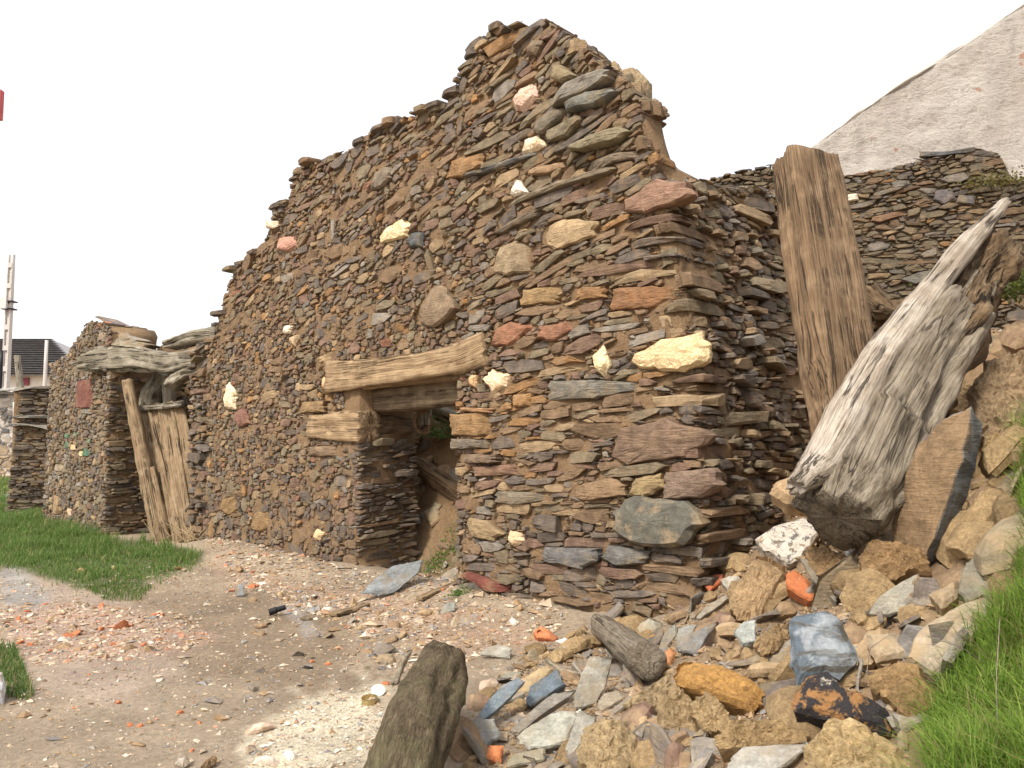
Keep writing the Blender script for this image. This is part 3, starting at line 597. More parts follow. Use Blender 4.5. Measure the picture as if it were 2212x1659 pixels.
# the corner: long slabs laid alternately along either face
qf = []; qr = []; z = .05; alt = 0
while z < pf[-1][1] - .08:
    h = rng.uniform(.04, .115); la, lb = (rng.uniform(.35, .8), rng.uniform(.25, .5)) if alt % 2 else (rng.uniform(.14, .35), rng.uniform(.45, 1.0)); alt += 1
    blocked = any(np.hypot(*(np.array([S1 - la * .4, z + h / 2]) - e.mean(0))) < .3 and (e[:, 0].max() > S1 - la) and e[:, 1].min() < z + h and e[:, 1].max() > z for e in ex_f)
    if not blocked:
        o = L0 + WS * (S1 - la / 2 + .01) + WNIN * (lb / 2 - .02) + UP * (z + h / 2); R = 16; an = np.arange(R) * 2 * np.pi / R; cc, ss_ = np.cos(an), np.sin(an); rr = (np.abs(cc) ** 7 + np.abs(ss_) ** 7) ** (-1 / 7.)
        ax, ay = rr * cc * la / 2, rr * ss_ * lb / 2; jx = 1 + rng.normal(0, .055, R)
        pr = np.hypot(ax, ay) * jx; aa = np.arctan2(ay, ax)
        pt, pt2 = rng.uniform(-.02, .05), rng.uniform(-.03, .10)
        g = lump(o - WNIN * pt + WS * pt2, WS, WNIN, UP, pr, aa, depth=h / 2, p=h / 2 - .008, bevel=.012, tilt=rng.normal(0, .05, 2), col=pick(dict(slate=3, olive=3, brown=3, purple=1, tan=.6)), rough=.006, rings=1, back=.93)
        g['V'] = warp(g['V']); g['m'] = M['slate' if rng.random() < .5 else 'stone']; feat_geo.append(g); qf.append((S1 - la, z, z + h)); qr.append((lb, z, z + h))
    z += h + rng.uniform(.006, .02)
def allow_front(X, Z):
    s = X + SL; jag = .05 * vnoise(np.stack([s * 7, Z * 3, 0 * s], -1), 77); a = (Z < ztop_f(s) + jag) & (s < S1 - .01)
    for e in ex_f: a &= ~inpoly(s, Z, e)
    for a0, z0, z1 in qf: a &= ~((s > a0 - .01) & (Z > z0 - .006) & (Z < z1 + .006))
    return a
def size_front(x, z):
    s = x + SL; t = float(sstep(5.4, 7.4, s)); t = max(t, .7 * float(sstep(.25, -.1, s)), .45 * float(sstep(2.9, 4.2, z)))
    a = math.exp((1 - t) * math.log(.088) + t * math.log(.25)) * math.exp(rng.normal(0, .38)); b = (.049 * (1 - t) + .050 * t) * math.exp(rng.normal(0, .28))
    if z < 1.0 and s < 5.2 and rng.random() < .55: a *= 1.25; b *= 1.5
    th = rng.normal(0, .16 - .07 * t) + .05 + .20 * float(sstep(2.2, 4.2, z))
    if rng.random() < .16 * (1 - t) + .03: a, b = .06 * rng.uniform(.7, 1.1), .05 * rng.uniform(.7, 1.1)
    if rng.random() < .05 * (1 - t): th += math.pi / 2
    return a, b, th
W1 = dict(brown=3.6, olive=3, purple=2.4, slate=3, tan=1.1, rust=.55, grey=.6, red=.12); W2 = dict(brown=3.4, slate=2.6, olive=2.6, purple=1.6, tan=.9, rust=.55, grey=.4); W3 = dict(slate=4, dark=3, olive=1.6, brown=1.6, purple=.8)
HMAX = 6.6
for c, rad, an in pack(S1 - SL, HMAX, allow_front, size_front, scales=((1.8, 80), (1.3, 700), (1.0, 5000), (.75, 9000), (.5, 12000), (.34, 9000))):
    c = c + np.array([SL, 0]); t = float(sstep(5.4, 7.4, c[0])); top = ztop_f(c[0]) - c[1]
    w = W1 if rng.random() > t else W2
    if c[0] < .15: w = W3 if rng.random() < .6 else W1
    if c[1] < .9 and rng.random() < .5: w = W3
    p = rng.uniform(-.006, .030) + t * rng.uniform(0, .025) + (rng.uniform(0, .09) if c[0] < .1 else 0) + (rng.uniform(0, .05) if top < .15 else 0)
    g = FW.stone(c, rad, an, depth=.10 if top > .25 else rng.uniform(.25, .5), p=p, bevel=min(rng.uniform(.004, .012), rad.min() * .5), tilt=rng.normal(0, .13, 2), col=pick(w), rough=.004)
    g['V'] = warp(g['V']); stones.append(g)
g = wall_chips(FW, 11000, (SL, 0), W1); g['V'] = warp(g['V']); chip_g = [g]
def allow_ret(X, Z):
    a = (Z < ztop_r(X) + .04 * vnoise(np.stack([X * 7, Z * 3, 0 * X], -1), 78)) & (X > .02)
    for a0, z0, z1 in qr: a &= ~((X < a0 + .01) & (Z > z0 - .006) & (Z < z1 + .006))
    return a
def size_ret(x, z):
    a = .15 * math.exp(rng.normal(0, .4)); b = .044 * math.exp(rng.normal(0, .25)); return a, b, rng.normal(-.03, .10)
for c, rad, an in pack(ULEN, 4.6, allow_ret, size_ret, scales=((1.7, 40), (1.2, 300), (1., 2000), (.75, 4000), (.5, 6000))):
    top = ztop_r(c[0]) - c[1]
    g = RW.stone(c, rad, an, depth=.12 if top > .2 else .4, p=rng.uniform(0, .05) + (rng.uniform(.03, .12) if rng.random() < .25 else 0), bevel=min(.014, rad.min() * .6), tilt=rng.normal(0, .14, 2), col=pick(dict(slate=3, olive=3, brown=2, tan=.8, grey=1, purple=.7)), rough=.005)
    g['V'] = warp(g['V']); stones.append(g)
g = wall_chips(RW, 4000, (0, 0), W2); g['V'] = warp(g['V']); chip_g.append(g)
# doorway: the side of the opening that faces us
JW = Wall(L0 + WS * sj1, WNIN, WS)
zj = fsz(772, 955)[1] - .02
def size_j(x, z): return .17 * math.exp(rng.normal(0, .35)), .034 * math.exp(rng.normal(0, .22)), rng.normal(.10, .08)
for c, rad, an in pack(.9, zj, lambda X, Z: (X > .0) & (Z < zj), size_j, scales=((1.5, 30), (1.1, 300), (.8, 1000), (.5, 3000))):
    stones.append(JW.stone(c, rad, an, depth=.12, p=rng.uniform(.0, .09) * (1 if c[1] > .4 else .5), bevel=min(.014, rad.min() * .6), tilt=rng.normal(0, .12, 2), col=pick(dict(slate=5, dark=3, brown=1.2, olive=1.2)), rough=.005))
for k_ in range(90):
    s_ = rng.uniform(-.3, 7.4); slope_ = (ztop_f(s_ + .1) - ztop_f(s_ - .1)) / .2; R = 10; an = (np.arange(R) + rng.uniform(-.3, .3, R)) * 2 * np.pi / R; la, lb = rng.uniform(.07, .20), rng.uniform(.07, .16)
    rd = (np.abs(np.cos(an) / la) ** 4 + np.abs(np.sin(an) / lb) ** 4) ** -.25; h = rng.uniform(.015, .05); tl = float(np.clip(slope_, -.2, .5)) * rng.uniform(.1, .6)
    g = lump(L0 + WS * (s_ - .04) + WNIN * rng.uniform(-.02, .25) + UP * (ztop_f(s_) + rng.uniform(-.03, .03)), WS, WNIN, UP, rd, an, depth=.03, p=h, bevel=.01, tilt=(tl, rng.normal(0, .1)), col=pick(dict(slate=4, olive=3, brown=1.5, dark=2)), rough=.005, back=.95)
    g['V'] = warp(g['V']); stones.append(g)
tag(solid('stone_slivers', join(chip_g), M['stone'], gable_o, origin=np.array(parent_world(gable_o))), kind='stuff')
for g in feat_geo: solid("stone", g, g['m'], gable_o)
put_stones(stones, gable_o, M['stone'], max(60, 300 - len(feat_geo)))
# timbers built into the wall
def wall_beam(tops, bots, thick, n0, face=fsz, **k):
    tp = np.array([face(*p) for p in tops]); bt = np.array([face(*p) for p in bots]); c = (tp + bt) / 2
    pts = [L0 + WS * a[0] + UP * a[1] + WNIN * (n0 + thick / 2) for a in c]; return timber(pts, [(thick, abs(t_[1] - b_[1])) for t_, b_ in zip(tp, bt)], **k)
g = wall_beam(lint_top, lint_bot, .30, -.075, ex=11, nz=.014, nzs=(1.6, 16), M_=80, K_=48, endrough=.05, sd=2); g['V'] = warp(g['V']); beam("lintel", g, M['w_lintel'], house)
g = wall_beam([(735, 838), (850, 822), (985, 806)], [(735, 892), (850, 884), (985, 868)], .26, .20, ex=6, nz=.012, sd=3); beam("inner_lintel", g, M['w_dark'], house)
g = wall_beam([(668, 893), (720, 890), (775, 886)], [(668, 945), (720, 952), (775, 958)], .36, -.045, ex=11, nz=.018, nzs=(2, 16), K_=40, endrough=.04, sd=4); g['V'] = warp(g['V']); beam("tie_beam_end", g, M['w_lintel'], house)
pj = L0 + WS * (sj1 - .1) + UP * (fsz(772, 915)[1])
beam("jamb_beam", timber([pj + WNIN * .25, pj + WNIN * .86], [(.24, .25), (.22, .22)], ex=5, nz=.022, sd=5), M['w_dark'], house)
a = L0 + WS * (sj1 + .30) + WNIN * .82
beam("upright", timber([a + UP * (zlin - .45), a + UP * (zlin + .12)], [(.17, .14), (.17, .14)], ex=7, nz=.008, sd=6), M['w_grey'], house)
a0 = at(918, 1010, 11.2); b0_ = at(1010, 1075, 10.6); d_ = b0_ - a0
beam("fallen_joist", timber([a0 - d_ * .1, a0 + d_ * 1.8], [(.30, .22), (.30, .22)], ex=5, nz=.012, sd=7), M['w_post'], None, "fallen squared timber lying on the debris inside the doorway", "timber")
a0 = at(925, 880, 11.4); b0_ = at(1000, 915, 11.0); d_ = b0_ - a0
beam("fallen_joist", timber([a0 - d_ * .8, a0 + d_ * 2], [(.22, .22), (.22, .22)], ex=5, nz=.012, sd=8), M['w_grey'], None, "grey roof timber tilted behind the doorway just under its lintel", "timber")
# hollow broken stub by the inner lintel
cst = at(908, 912, 10.35); R = 18; th = np.arange(R) * 2 * np.pi / R; ax = np.array([.35, -.9, 0]); ax /= np.linalg.norm(ax); bx = np.cross(ax, UP); V = []
for off, r in ((0, .10), (.16, .12), (.17, .105), (.12, .075), (.02, .05)):
    rr = r * (1 + .12 * rng.normal(0, .7, R)); V.append(cst + off * ax + (rr * np.cos(th))[:, None] * bx + (rr * 1.3 * np.sin(th))[:, None] * UP)
V = np.concatenate(V); i0 = np.arange(R); i1 = (i0 + 1) % R; Q = np.concatenate([np.stack([j * R + i0, j * R + i1, (j + 1) * R + i1, (j + 1) * R + i0], -1) for j in range(4)])
beam("hollow_stub", dict(V=V, q=Q, t=None, g=(V - cst) @ np.stack([ax, bx, UP]).T), M['w_post'], house, smooth=True)
# upright timber at the back of the broken gable
a = L0 + WS * (fsz(1405, 300)[0] + .0) + WNIN * .55
zb_, zt_ = on_plane(1408, 330, a, -WNIN)[2], on_plane(1406, 222, a, -WNIN)[2]; pa = on_plane(1412, 330, a, -WNIN); pb = on_plane(1404, 222, a, -WNIN)
beam("wall_post", timber([pa - UP * .5, pb], [(.19, .19), (.16, .16)], ex=2.6, nz=.012, sd=9, endrough=.02), M['w_pale'], house)
# slabs and earth lying on the broken stepped end of the gable
sr = np.linspace(7.2, 8.9, 200); 
for k_ in range(46):
    s_ = rng.uniform(fsz(1225, 72)[0], fsz(1400, 318)[0]); z_ = ztop_f(s_) - .05; n_ = rng.uniform(.02, .34); R = 12; an = np.arange(R) * 2 * np.pi / R; la, lb = rng.uniform(.07, .17), rng.uniform(.06, .12)
    rd = la * lb / np.hypot(lb * np.cos(an), la * np.sin(an)) * (1 + rng.normal(0, .09, R)); h = rng.uniform(.03, .08)
    g = lump(L0 + WS * (s_ - .03) + WNIN * n_ + UP * (z_ - .01), WS, WNIN, UP, rd, an, depth=.06, p=h, bevel=.012, tilt=rng.normal(0, .2, 2), col=pick(dict(olive=3, brown=3, slate=2, tan=2)), rough=.006, back=.95); g['V'] = warp(g['V'])
    solid("cap_stone", g, M['stone'], gable_o)
for (px, py, n_, r) in ((1322, 146, .30, .15), (1300, 152, .2, .11), (1342, 165, .3, .11)):
    q_ = fsz(px, py); c = L0 + WS * q_[0] + UP * (min(q_[1], ztop_f(q_[0])) - .02) + WNIN * n_; an = np.arange(18) * 2 * np.pi / 18
    g = lump(c, WS, WNIN, UP, r * (1 + rng.normal(0, .06, 18)), an, depth=.2, p=.10, bevel=.06, col=(.36, .27, .16), rough=.012, rings=2, bulge=.05, nz=.03, nzs=9, back=.95); g['V'] = warp(g['V']); solid("earth_cap", g, M['adobe'], gable_o)

# ------------------------------------------------------------------ the gateway and the lower ruin to its left
LW0 = G0 - WS * 3.55; LWf = Wall(LW0, WS, -WNIN)
gate = empty("ruined_gateway_wall", Vector(G0), "lower ruined stone wall left of the gateway with green painted stones", "ruin")
lp_px = [(98, 812), (105, 788), (140, 772), (165, 735), (185, 703), (200, 692), (232, 700), (262, 735)]
lpz = curve([tuple(LWf.sz(*p)) for p in lp_px]); LL = 3.55
core = wall_block(LW0, WS, -WNIN, 0, LL, zero, lambda s: lpz(s) - .06, .8, rows=50)
gatew = solid("wall", core, M['mortar'], gate, smooth=True)
LF = [([(165, 880), (167, 850), (169, 824), (185, 821), (200, 820), (200, 850), (199, 880), (182, 882)], (.17, .068, .052), 'stone'),
      ([(165, 892), (168, 884), (198, 884), (200, 894)], (.22, .2, .16), 'stone'), ([(140, 945), (142, 936), (152, 936), (150, 946)], (.075, .165, .105), 'rubble'), ([(160, 942), (163, 934), (171, 936), (168, 944)], (.075, .165, .105), 'rubble'),
      ([(141, 968), (143, 956), (149, 956), (147, 968)], (.075, .165, .105), 'rubble'), ([(190, 958), (192, 948), (197, 948), (196, 958)], (.075, .165, .105), 'rubble'), ([(180, 984), (184, 968), (196, 972), (192, 986)], (.07, .15, .10), 'rubble'),
      ([(152, 972), (156, 960), (164, 962), (166, 972)], (.62, .45, .26), 'quartz'), ([(172, 984), (174, 974), (181, 974), (179, 986)], (.72, .56, .32), 'quartz'), ([(112, 1016), (116, 1002), (140, 1004), (138, 1018)], (.32, .27, .19), 'stone'),
      ([(117, 1110), (120, 1070), (130, 1072), (126, 1112)], (.34, .23, .13), 'stone'), ([(145, 1112), (148, 1098), (158, 1100), (156, 1114)], (.6, .45, .32), 'quartz')]
ex_l = []; lst = []
for pts, colr, mt in LF:
    ql = np.array([LWf.sz(*q) for q in pts]); c, rad, an = polar(ql[::-1], 14, jit=.03); g = LWf.stone(c, rad, an, depth=.1, p=.03, bevel=min(.015, rad.min() * .5), col=colr, rough=.004, rings=2, nz=.004, nzs=9)
    ex_l.append(ql); solid("stone", g, M[mt], gatew)
def allow_left(X, Z):
    a = Z < lpz(X) + .05 * vnoise(np.stack([X * 6, Z * 3, 0 * X], -1), 79)
    for e in ex_l: a &= ~inpoly(X, Z, e)
    return a
def size_l(x, z):
    if rng.random() < .25: return .05 * rng.uniform(.8, 1.3), .06 * rng.uniform(.8, 1.4), rng.normal(0, .2)
    return .095 * math.exp(rng.normal(0, .35)), .044 * math.exp(rng.normal(0, .25)), rng.normal(0, .12)
for c, rad, an in pack(LL, 5.2, allow_left, size_l, scales=((1.6, 40), (1.2, 300), (1., 2000), (.7, 4000), (.5, 5000))):
    lst.append(LWf.stone(c, rad, an, depth=.12 if lpz(c[0]) - c[1] > .2 else .35, p=rng.uniform(0, .04), bevel=min(.012, rad.min() * .6), tilt=rng.normal(0, .12, 2), col=pick(dict(olive=5, brown=1.6, slate=3, tan=.8, grey=2, purple=.7)), rough=.004))
tag(solid('stone_slivers', wall_chips(LWf, 1800, (0, 0), dict(olive=4, brown=3, slate=2, tan=1)), M['stone'], gatew, origin=np.array(parent_world(gatew))), kind='stuff')
GJ = Wall(G0, WNIN, WS); gz = on_plane(300, 800, G0, -WNIN)[2] - .05
for c, rad, an in pack(.85, gz, lambda X, Z: (X >= 0) & (Z < gz), lambda x, z: (.17 * math.exp(rng.normal(0, .35)), .04 * math.exp(rng.normal(0, .25)), rng.normal(0, .05)), scales=((1.5, 30), (1.1, 300), (.8, 800), (.5, 1500))):
    lst.append(GJ.stone(c, rad, an, depth=.12, p=rng.uniform(0, .10), bevel=min(.014, rad.min() * .6), tilt=rng.normal(0, .1, 2), col=pick(dict(slate=3, olive=2, brown=2.5, tan=1)), rough=.005))
put_stones(lst, gatew, M['stone'], 280)
# timbers over the gateway
def bat(px, py, n, W=FW):   # on a plane n metres inside the gateway line
    return on_plane(px, py, W.P0 + WNIN * n, -WNIN)
GD = (L0 - WS * .3) - G0; GD /= np.linalg.norm(GD); GN = np.cross(GD, UP); 
def gat(px, py, n): return on_plane(px, py, G0 - GN * n, GN)
def tpx(tops, bots, thick, n, **k):
    t_ = [gat(*p, n) for p in tops]; b_ = [gat(*p, n) for p in bots]; return timber([(x + y) / 2 for x, y in zip(t_, b_)], [(thick, np.linalg.norm(x - y)) for x, y in zip(t_, b_)], **k)
beam("gate_lintel", tpx([(188, 772), (230, 752), (300, 748), (372, 762), (455, 752)], [(188, 800), (230, 808), (300, 802), (372, 806), (455, 800)], .42, .18, ex=6, nz=.03, nzs=(1.6, 22), M_=80, K_=44, endrough=.10, sd=11), M['w_grey'], gate)
beam("cross_beam", tpx([(366, 738), (420, 716), (478, 706)], [(366, 756), (420, 744), (478, 740)], .3, .1, ex=4, nz=.025, endrough=.04, sd=12), M['w_grey'], gate)
beam("brace", tpx([(378, 808), (420, 778), (462, 742)], [(384, 816), (428, 788), (470, 756)], .12, .05, ex=4, nz=.012, sd=13), M['w_grey'], gate)
beam("rotten_bracket", tpx([(372, 818), (410, 800), (462, 795)], [(376, 840), (410, 812), (462, 812)], .25, .12, ex=3, nz=.04, nzs=(2, 14), endrough=.08, sd=14), M['w_grey'], gate)
beam("forked_prop", timber([gat(318, 900, .6), gat(330, 850, .6), gat(348, 805, .6)], [(.34, .34), (.42, .36), (.26, .3)], ex=2.4, nz=.03, sd=15), M['w_grey'], gate)
beam("prop_stub", timber([gat(366, 880, .6), gat(364, 812, .6)], [(.2, .2), (.22, .22)], ex=3, nz=.02, sd=16), M['w_grey'], gate)
# slate and tile bits on the wall head
for i, (pts, n, colr) in enumerate([([(205, 748), (240, 728), (300, 738), (330, 745), (300, 752), (230, 756)], .1, (.19, .165, .12)), ([(225, 722), (250, 712), (300, 735), (285, 742)], .25, (.26, .24, .2)), ([(208, 685), (215, 683), (255, 703), (250, 707)], .3, (.16, .13, .13)),
                                    ([(212, 702), (230, 694), (245, 704), (228, 710)], .2, (.40, .17, .09)), ([(215, 735), (222, 718), (262, 716), (275, 732)], .15, (.28, .22, .16)), ([(238, 745), (255, 735), (310, 745), (300, 752)], 0, (.3, .26, .19))]):
    Pw = [gat(*p, n) for p in pts]; c3 = np.mean(Pw, 0); c, rad, an = polar([((q - c3) @ GD, q[2] - c3[2]) for q in Pw][::-1], 14); g = lump(c3 + c[0] * GD + c[1] * UP, GD, UP, GN, rad, an, depth=.35, p=.04, bevel=.012, col=colr, rough=.008, nz=.006, nzs=8)
    solid("cap_stone", g, M['rubble'], gate)
core = wall_block(G0 - GN * 1.2 - GD * .3, GD, GN, 0, 3.4, zero, lambda s: 0 * s + 3.55, .3, rows=30, amp=.06); solid("blocking_wall", core, M['mortar'], gate, smooth=True)
BWl = Wall(G0 - GN * 1.2 - GD * .3, GD, GN); bl = []
for c, rad, an in pack(3.4, 3.5, lambda X, Z: Z < 3.45, lambda x, z: (.13 * math.exp(rng.normal(0, .35)), .04 * math.exp(rng.normal(0, .25)), rng.normal(0, .08)), scales=((1.3, 40), (1., 400), (.7, 600))):
    bl.append(BWl.stone(c, rad, an, depth=.1, p=rng.uniform(0, .04), bevel=.01, tilt=rng.normal(0, .1, 2), col=pick(dict(brown=4, tan=2, slate=1, olive=1)), rough=.005))
tag(solid("blocking_stones", join(bl), M['stone'], gate, origin=np.array(gate.location)), kind="stuff")
# the fallen plank door and two loose posts
def lean(pt, pb, w, th, nt, nb, **k):
    a, b = gat(*pt, nt), gat(*pb, nb); return timber([a, b], [(w, th), (w, th)], **k)
door = empty("plank_door", Vector(gat(392, 1175, -.05)), "old weathered plank door leaning askew in the gateway", "door")
for i, (t0, b0, w) in enumerate([((311, 876), (371, 1172), .26), ((333, 874), (386, 1172), .2), ((354, 873), (407, 1174), .30), ((384, 872), (427, 1168), .24)]):
    beam("plank", lean(t0, b0, w, .045, .30, -.05 + .005 * i, ex=8, nz=.006, K_=20, sd=20 + i), M['w_plank'], door)
beam("top_rail", timber([gat(300, 884, .20), gat(395, 872, .20)], [(.09, .10), (.09, .10)], ex=6, nz=.012, sd=25), M['w_grey'], door)
for i, (t0, b0) in enumerate([((322, 880), (392, 1170)), ((372, 878), (420, 1168))]):
    beam("batten", lean(t0, b0, .06, .05, .25, -.10, ex=6, nz=.006, sd=27 + i), M['w_plank'], door)
for (px, py) in ((322, 884), (352, 880), (372, 879)):
    c = gat(px, py, .14); an = np.arange(8) * np.pi / 4; solid("nail", lump(c, GD, UP, GN, np.full(8, .018), an, depth=.02, p=.008, bevel=.004, col=(.04, .03, .03), rough=.0), M['slate'], door)
beam("leaning_post", timber([gat(276, 824, .02), gat(300, 950, -.04), gat(346, 1178, -.16)], [(.20, .18), (.21, .19), (.22, .2)], ex=4, nz=.014, sd=30, endrough=.02), M['w_plank'], None, "tall squared post leaning left of the plank door in the gateway", "post")
beam("leaning_stake", timber([gat(326, 1012, -.02), gat(360, 1176, -.14)], [(.17, .12), (.18, .13)], ex=4, nz=.01, sd=31), M['w_plank'], None, "short stake propped between the tall post and the plank door", "stake")

# ------------------------------------------------------------------ low slate wall beyond, and the neighbour's gable on the right
far = empty("dry_slate_wall", (-11.0, 18.6, .05), "dark end of a dry slate wall beyond the left ruin", "wall")
FA = np.array([.94, .34, 0]); FN = np.array([.34, -.94, 0]); FWl = Wall(np.array([-11.62, 18.45, 0]), FA, FN)
farw = solid("wall", wall_block(FWl.P0, FA, FN, .1, 1.25, zero, lambda s: 0 * s + 2.9, 2.2, rows=24), M['mortar'], far, smooth=True)
fs = []
for c, rad, an in pack(1.35, 3.0, lambda X, Z: (Z < 2.95) & (X > .02 + .06 * Z), lambda x, z: (.17 * math.exp(rng.normal(0, .35)), .04 * math.exp(rng.normal(0, .2)), rng.normal(0, .05)), scales=((1.4, 30), (1., 600), (.7, 1200), (.5, 1200))):
    fs.append(FWl.stone(c, rad, an, depth=.2, p=rng.uniform(0, .10), bevel=.012, tilt=rng.normal(0, .1, 2), col=pick(dict(slate=4, dark=3, olive=1.5, brown=1)), rough=.005))
put_stones(fs, farw, M['slate'], 60)
for z_, l_, o_ in ((2.98, .62, .05), (2.30, .5, -.05), (2.12, .55, 0)):
    R = 14; an = np.arange(R) * 2 * np.pi / R; rd = (np.abs(np.cos(an) / l_) ** 5 + np.abs(np.sin(an) / .45) ** 5) ** -.2 * (1 + rng.normal(0, .05, R))
    solid("cap_slab", lump(FWl.P0 + FA * (.62 + o_) - FN * .25 + UP * z_, FA, -FN, UP, rd, an, depth=.03, p=.03, bevel=.01, col=PALN['grey'], rough=.006, back=.97), M['slate'], farw)

nb = empty("neighbour_house", (4.6, 10.5, 1.6), "neighbouring house gable with pale crumbling plaster above rough slate masonry", "house")
ND = np.array([.91, -.41, 0]); ND /= np.linalg.norm(ND); NN = np.array([ND[1], -ND[0], 0]); N0 = np.array([3.9, 10.8, 0]) - ND * 1.6; NW = Wall(N0, ND, NN)
rake = curve([tuple(NW.sz(*p)) for p in [(1640, 372), (1713, 340), (1756, 313), (1818, 270), (1908, 199), (2065, 104), (2212, 6), (2300, -55), (2420, -150)]])
stop = curve([tuple(NW.sz(*p)) for p in [(1540, 384), (1584, 372), (1678, 353), (1713, 343), (1760, 366), (1800, 383), (1900, 366), (2000, 346), (2060, 331), (2110, 320), (2160, 333), (2183, 382), (2212, 392), (2320, 400)]])
sP = NW.sz(1700, 400)[0]
solid("plaster_wall", wall_block(N0 - NN * .12, ND, NN, sP, 5.2, lambda s: 0 * s + 1.0, rake, .35, rows=110, step=.04, amp=.022, off=0, zjag=.02), M['plaster'], nb, smooth=True)
vp = [N0 - NN * .26 + ND * s + UP * (rake(s) + .02) for s in np.linspace(sP, 5.2, 12)]
beam("verge", timber(vp, [(.29, .06)] * 12, ex=6, nz=.012, sd=41), flat("lime_mortar", (.50, .47, .43), .9, 0, .2, 18), nb)
nbw = solid("slate_wall", wall_block(N0, ND, NN, 0, 5.2, lambda s: 0 * s + .8, lambda s: stop(s) - .03, .3, rows=40, off=-.02), earth("grey_mortar", (.20, .165, .115), (.11, .09, .065), (.28, .235, .17)), nb, smooth=True)
NF = [([(1828, 438), (1832, 421), (1852, 419), (1855, 432)], (.82, .74, .6), 'quartz'), ([(2000, 845), (2002, 845), (2003, 846)], (.2, .2, .2), 'slate'), ([(1940, 605), (1990, 588), (2058, 578), (2030, 600), (1975, 615)], (.15, .145, .125), 'slate'), ([(1985, 330), (2050, 330), (2108, 319), (2104, 328), (2040, 338), (1985, 340)], (.10, .10, .10), 'slate'),
      ([(2016, 432), (2022, 412), (2056, 410), (2064, 430), (2040, 444)], (.15, .13, .13), 'slate'), ([(2064, 440), (2070, 424), (2108, 424), (2104, 444)], (.14, .13, .13), 'slate'), ([(1880, 480), (1884, 470), (1960, 452), (1962, 462), (1900, 482)], (.20, .12, .075), 'stone')]
ex_n = []; ns = []
for pts, colr, mt in NF:
    if mt == 'slate' and pts[0] == (2000, 845): continue
    ql = np.array([NW.sz(*q) for q in pts]); c, rad, an = polar(ql[::-1], 14); solid("stone", NW.stone(c, rad, an, depth=.1, p=.05, bevel=min(.02, rad.min() * .5), col=colr, rough=.004, rings=2, nz=.005, nzs=9), M[mt], nbw); ex_n.append(ql)
def allow_n(X, Z):
    a = (Z < stop(X)) & (Z > 1.7)
    for e in ex_n: a &= ~inpoly(X, Z, e)
    return a
for c, rad, an in pack(5.2, 5.9, allow_n, lambda x, z: (.115 * math.exp(rng.normal(0, .38)), .036 * math.exp(rng.normal(0, .28)), rng.normal(.04, .12)), scales=((1.7, 60), (1.2, 500), (1., 2500), (.75, 5000), (.5, 7000))):
    ns.append(NW.stone(c, rad, an, depth=.14, p=rng.uniform(0, .05), bevel=min(.014, rad.min() * .6), tilt=rng.normal(0, .12, 2), col=pick(dict(olive=5, brown=2, slate=2.4, grey=1, tan=.6, rust=.4)) * .8, rough=.004))
tag(solid('stone_slivers', wall_chips(NW, 5000, (0, 0), dict(olive=4, brown=2, slate=2, grey=1)), M['stone'], nbw, origin=np.array(parent_world(nbw))), kind='stuff')
put_stones(ns, nbw, M['stone'], 290)

# ------------------------------------------------------------------ big timbers on the right
post = empty("standing_post", Vector(at(1812, 960, 5.2)), "thick brown squared timber post standing against the wall corner", "timber")
g = timber([at(1738, 352, 5.95), at(1758, 480, 5.78), at(1782, 640, 5.55), at(1806, 800, 5.35), at(1818, 900, 5.2), at(1822, 1010, 5.08)], [(.42, .30), (.45, .32), (.46, .32), (.43, .30), (.34, .28), (.22, .24)], roll=.28, ex=10, nz=.014, M_=110, K_=48, nzs=(1.2, 9), endrough=.04, sd=51)
vx, vy = proj(g['V']); hole = np.clip(1.25 - ((vx - 1803 - (vy - 450) * .17) / 17) ** 2 - ((vy - 452) / 58) ** 2, 0, 1) * (g['g'][:, 2] ** 2 + g['g'][:, 1] ** 2 > 0); away = g['V'] - np.array([0, 0, EYE]); away /= np.linalg.norm(away, axis=1)[:, None]
g['V'] = g['V'] + away * (hole * .16)[:, None] * (np.linalg.norm(g['V'] - np.array([0, 0, EYE]), axis=1) < 5.9)[:, None]
beam("shaft", g, M['w_post'], post)
beam("tenon", timber([at(1731, 362, 6.0), at(1728, 334, 6.0)], [(.10, .16), (.09, .14)], ex=5, nz=.008, sd=52), M['w_post'], post)
trunk = empty("leaning_tree", Vector(at(1835, 1110, 4.45)), "bleached split tree trunk leaning on the rubble, rotten at its upper end", "tree trunk")
g = timber([at(1812, 1120, 4.40), at(1845, 1060, 4.5), at(1905, 935, 4.7), at(1985, 800, 4.9), at(2060, 690, 5.1)], [(.44, .40), (.52, .46), (.56, .46), (.50, .42), (.42, .36)], roll=.5, ex=3.6, nz=.035, nzs=(1.3, 8), M_=110, K_=64, endrough=.02, sd=53); beam("trunk", g, M['w_trunk'], trunk)
g = timber([at(1975, 850, 4.88), at(2050, 720, 5.08), at(2105, 620, 5.25), at(2165, 545, 5.35)], [(.36, .34), (.44, .36), (.36, .30), (.20, .2)], roll=.5, ex=2.2, nz=.10, nzs=(1.8, 12), M_=80, K_=48, endrough=.12, sd=54); beam("rotten_core", g, M['w_rot'], trunk)
g = timber([at(1722, 1050, 4.35), at(1775, 1010, 4.45), at(1835, 900, 4.6), at(1905, 775, 4.75), at(2000, 640, 4.95), at(2095, 520, 5.15), at(2172, 436, 5.3)], [(.12, .10), (.24, .20), (.26, .24), (.19, .18), (.14, .14), (.125, .125), (.06, .06)], ex=2.5, nz=.015, nzs=(1.4, 8), M_=90, K_=28, endrough=.05, sd=55); beam("sapwood_strip", g, M['w_pale'], trunk)
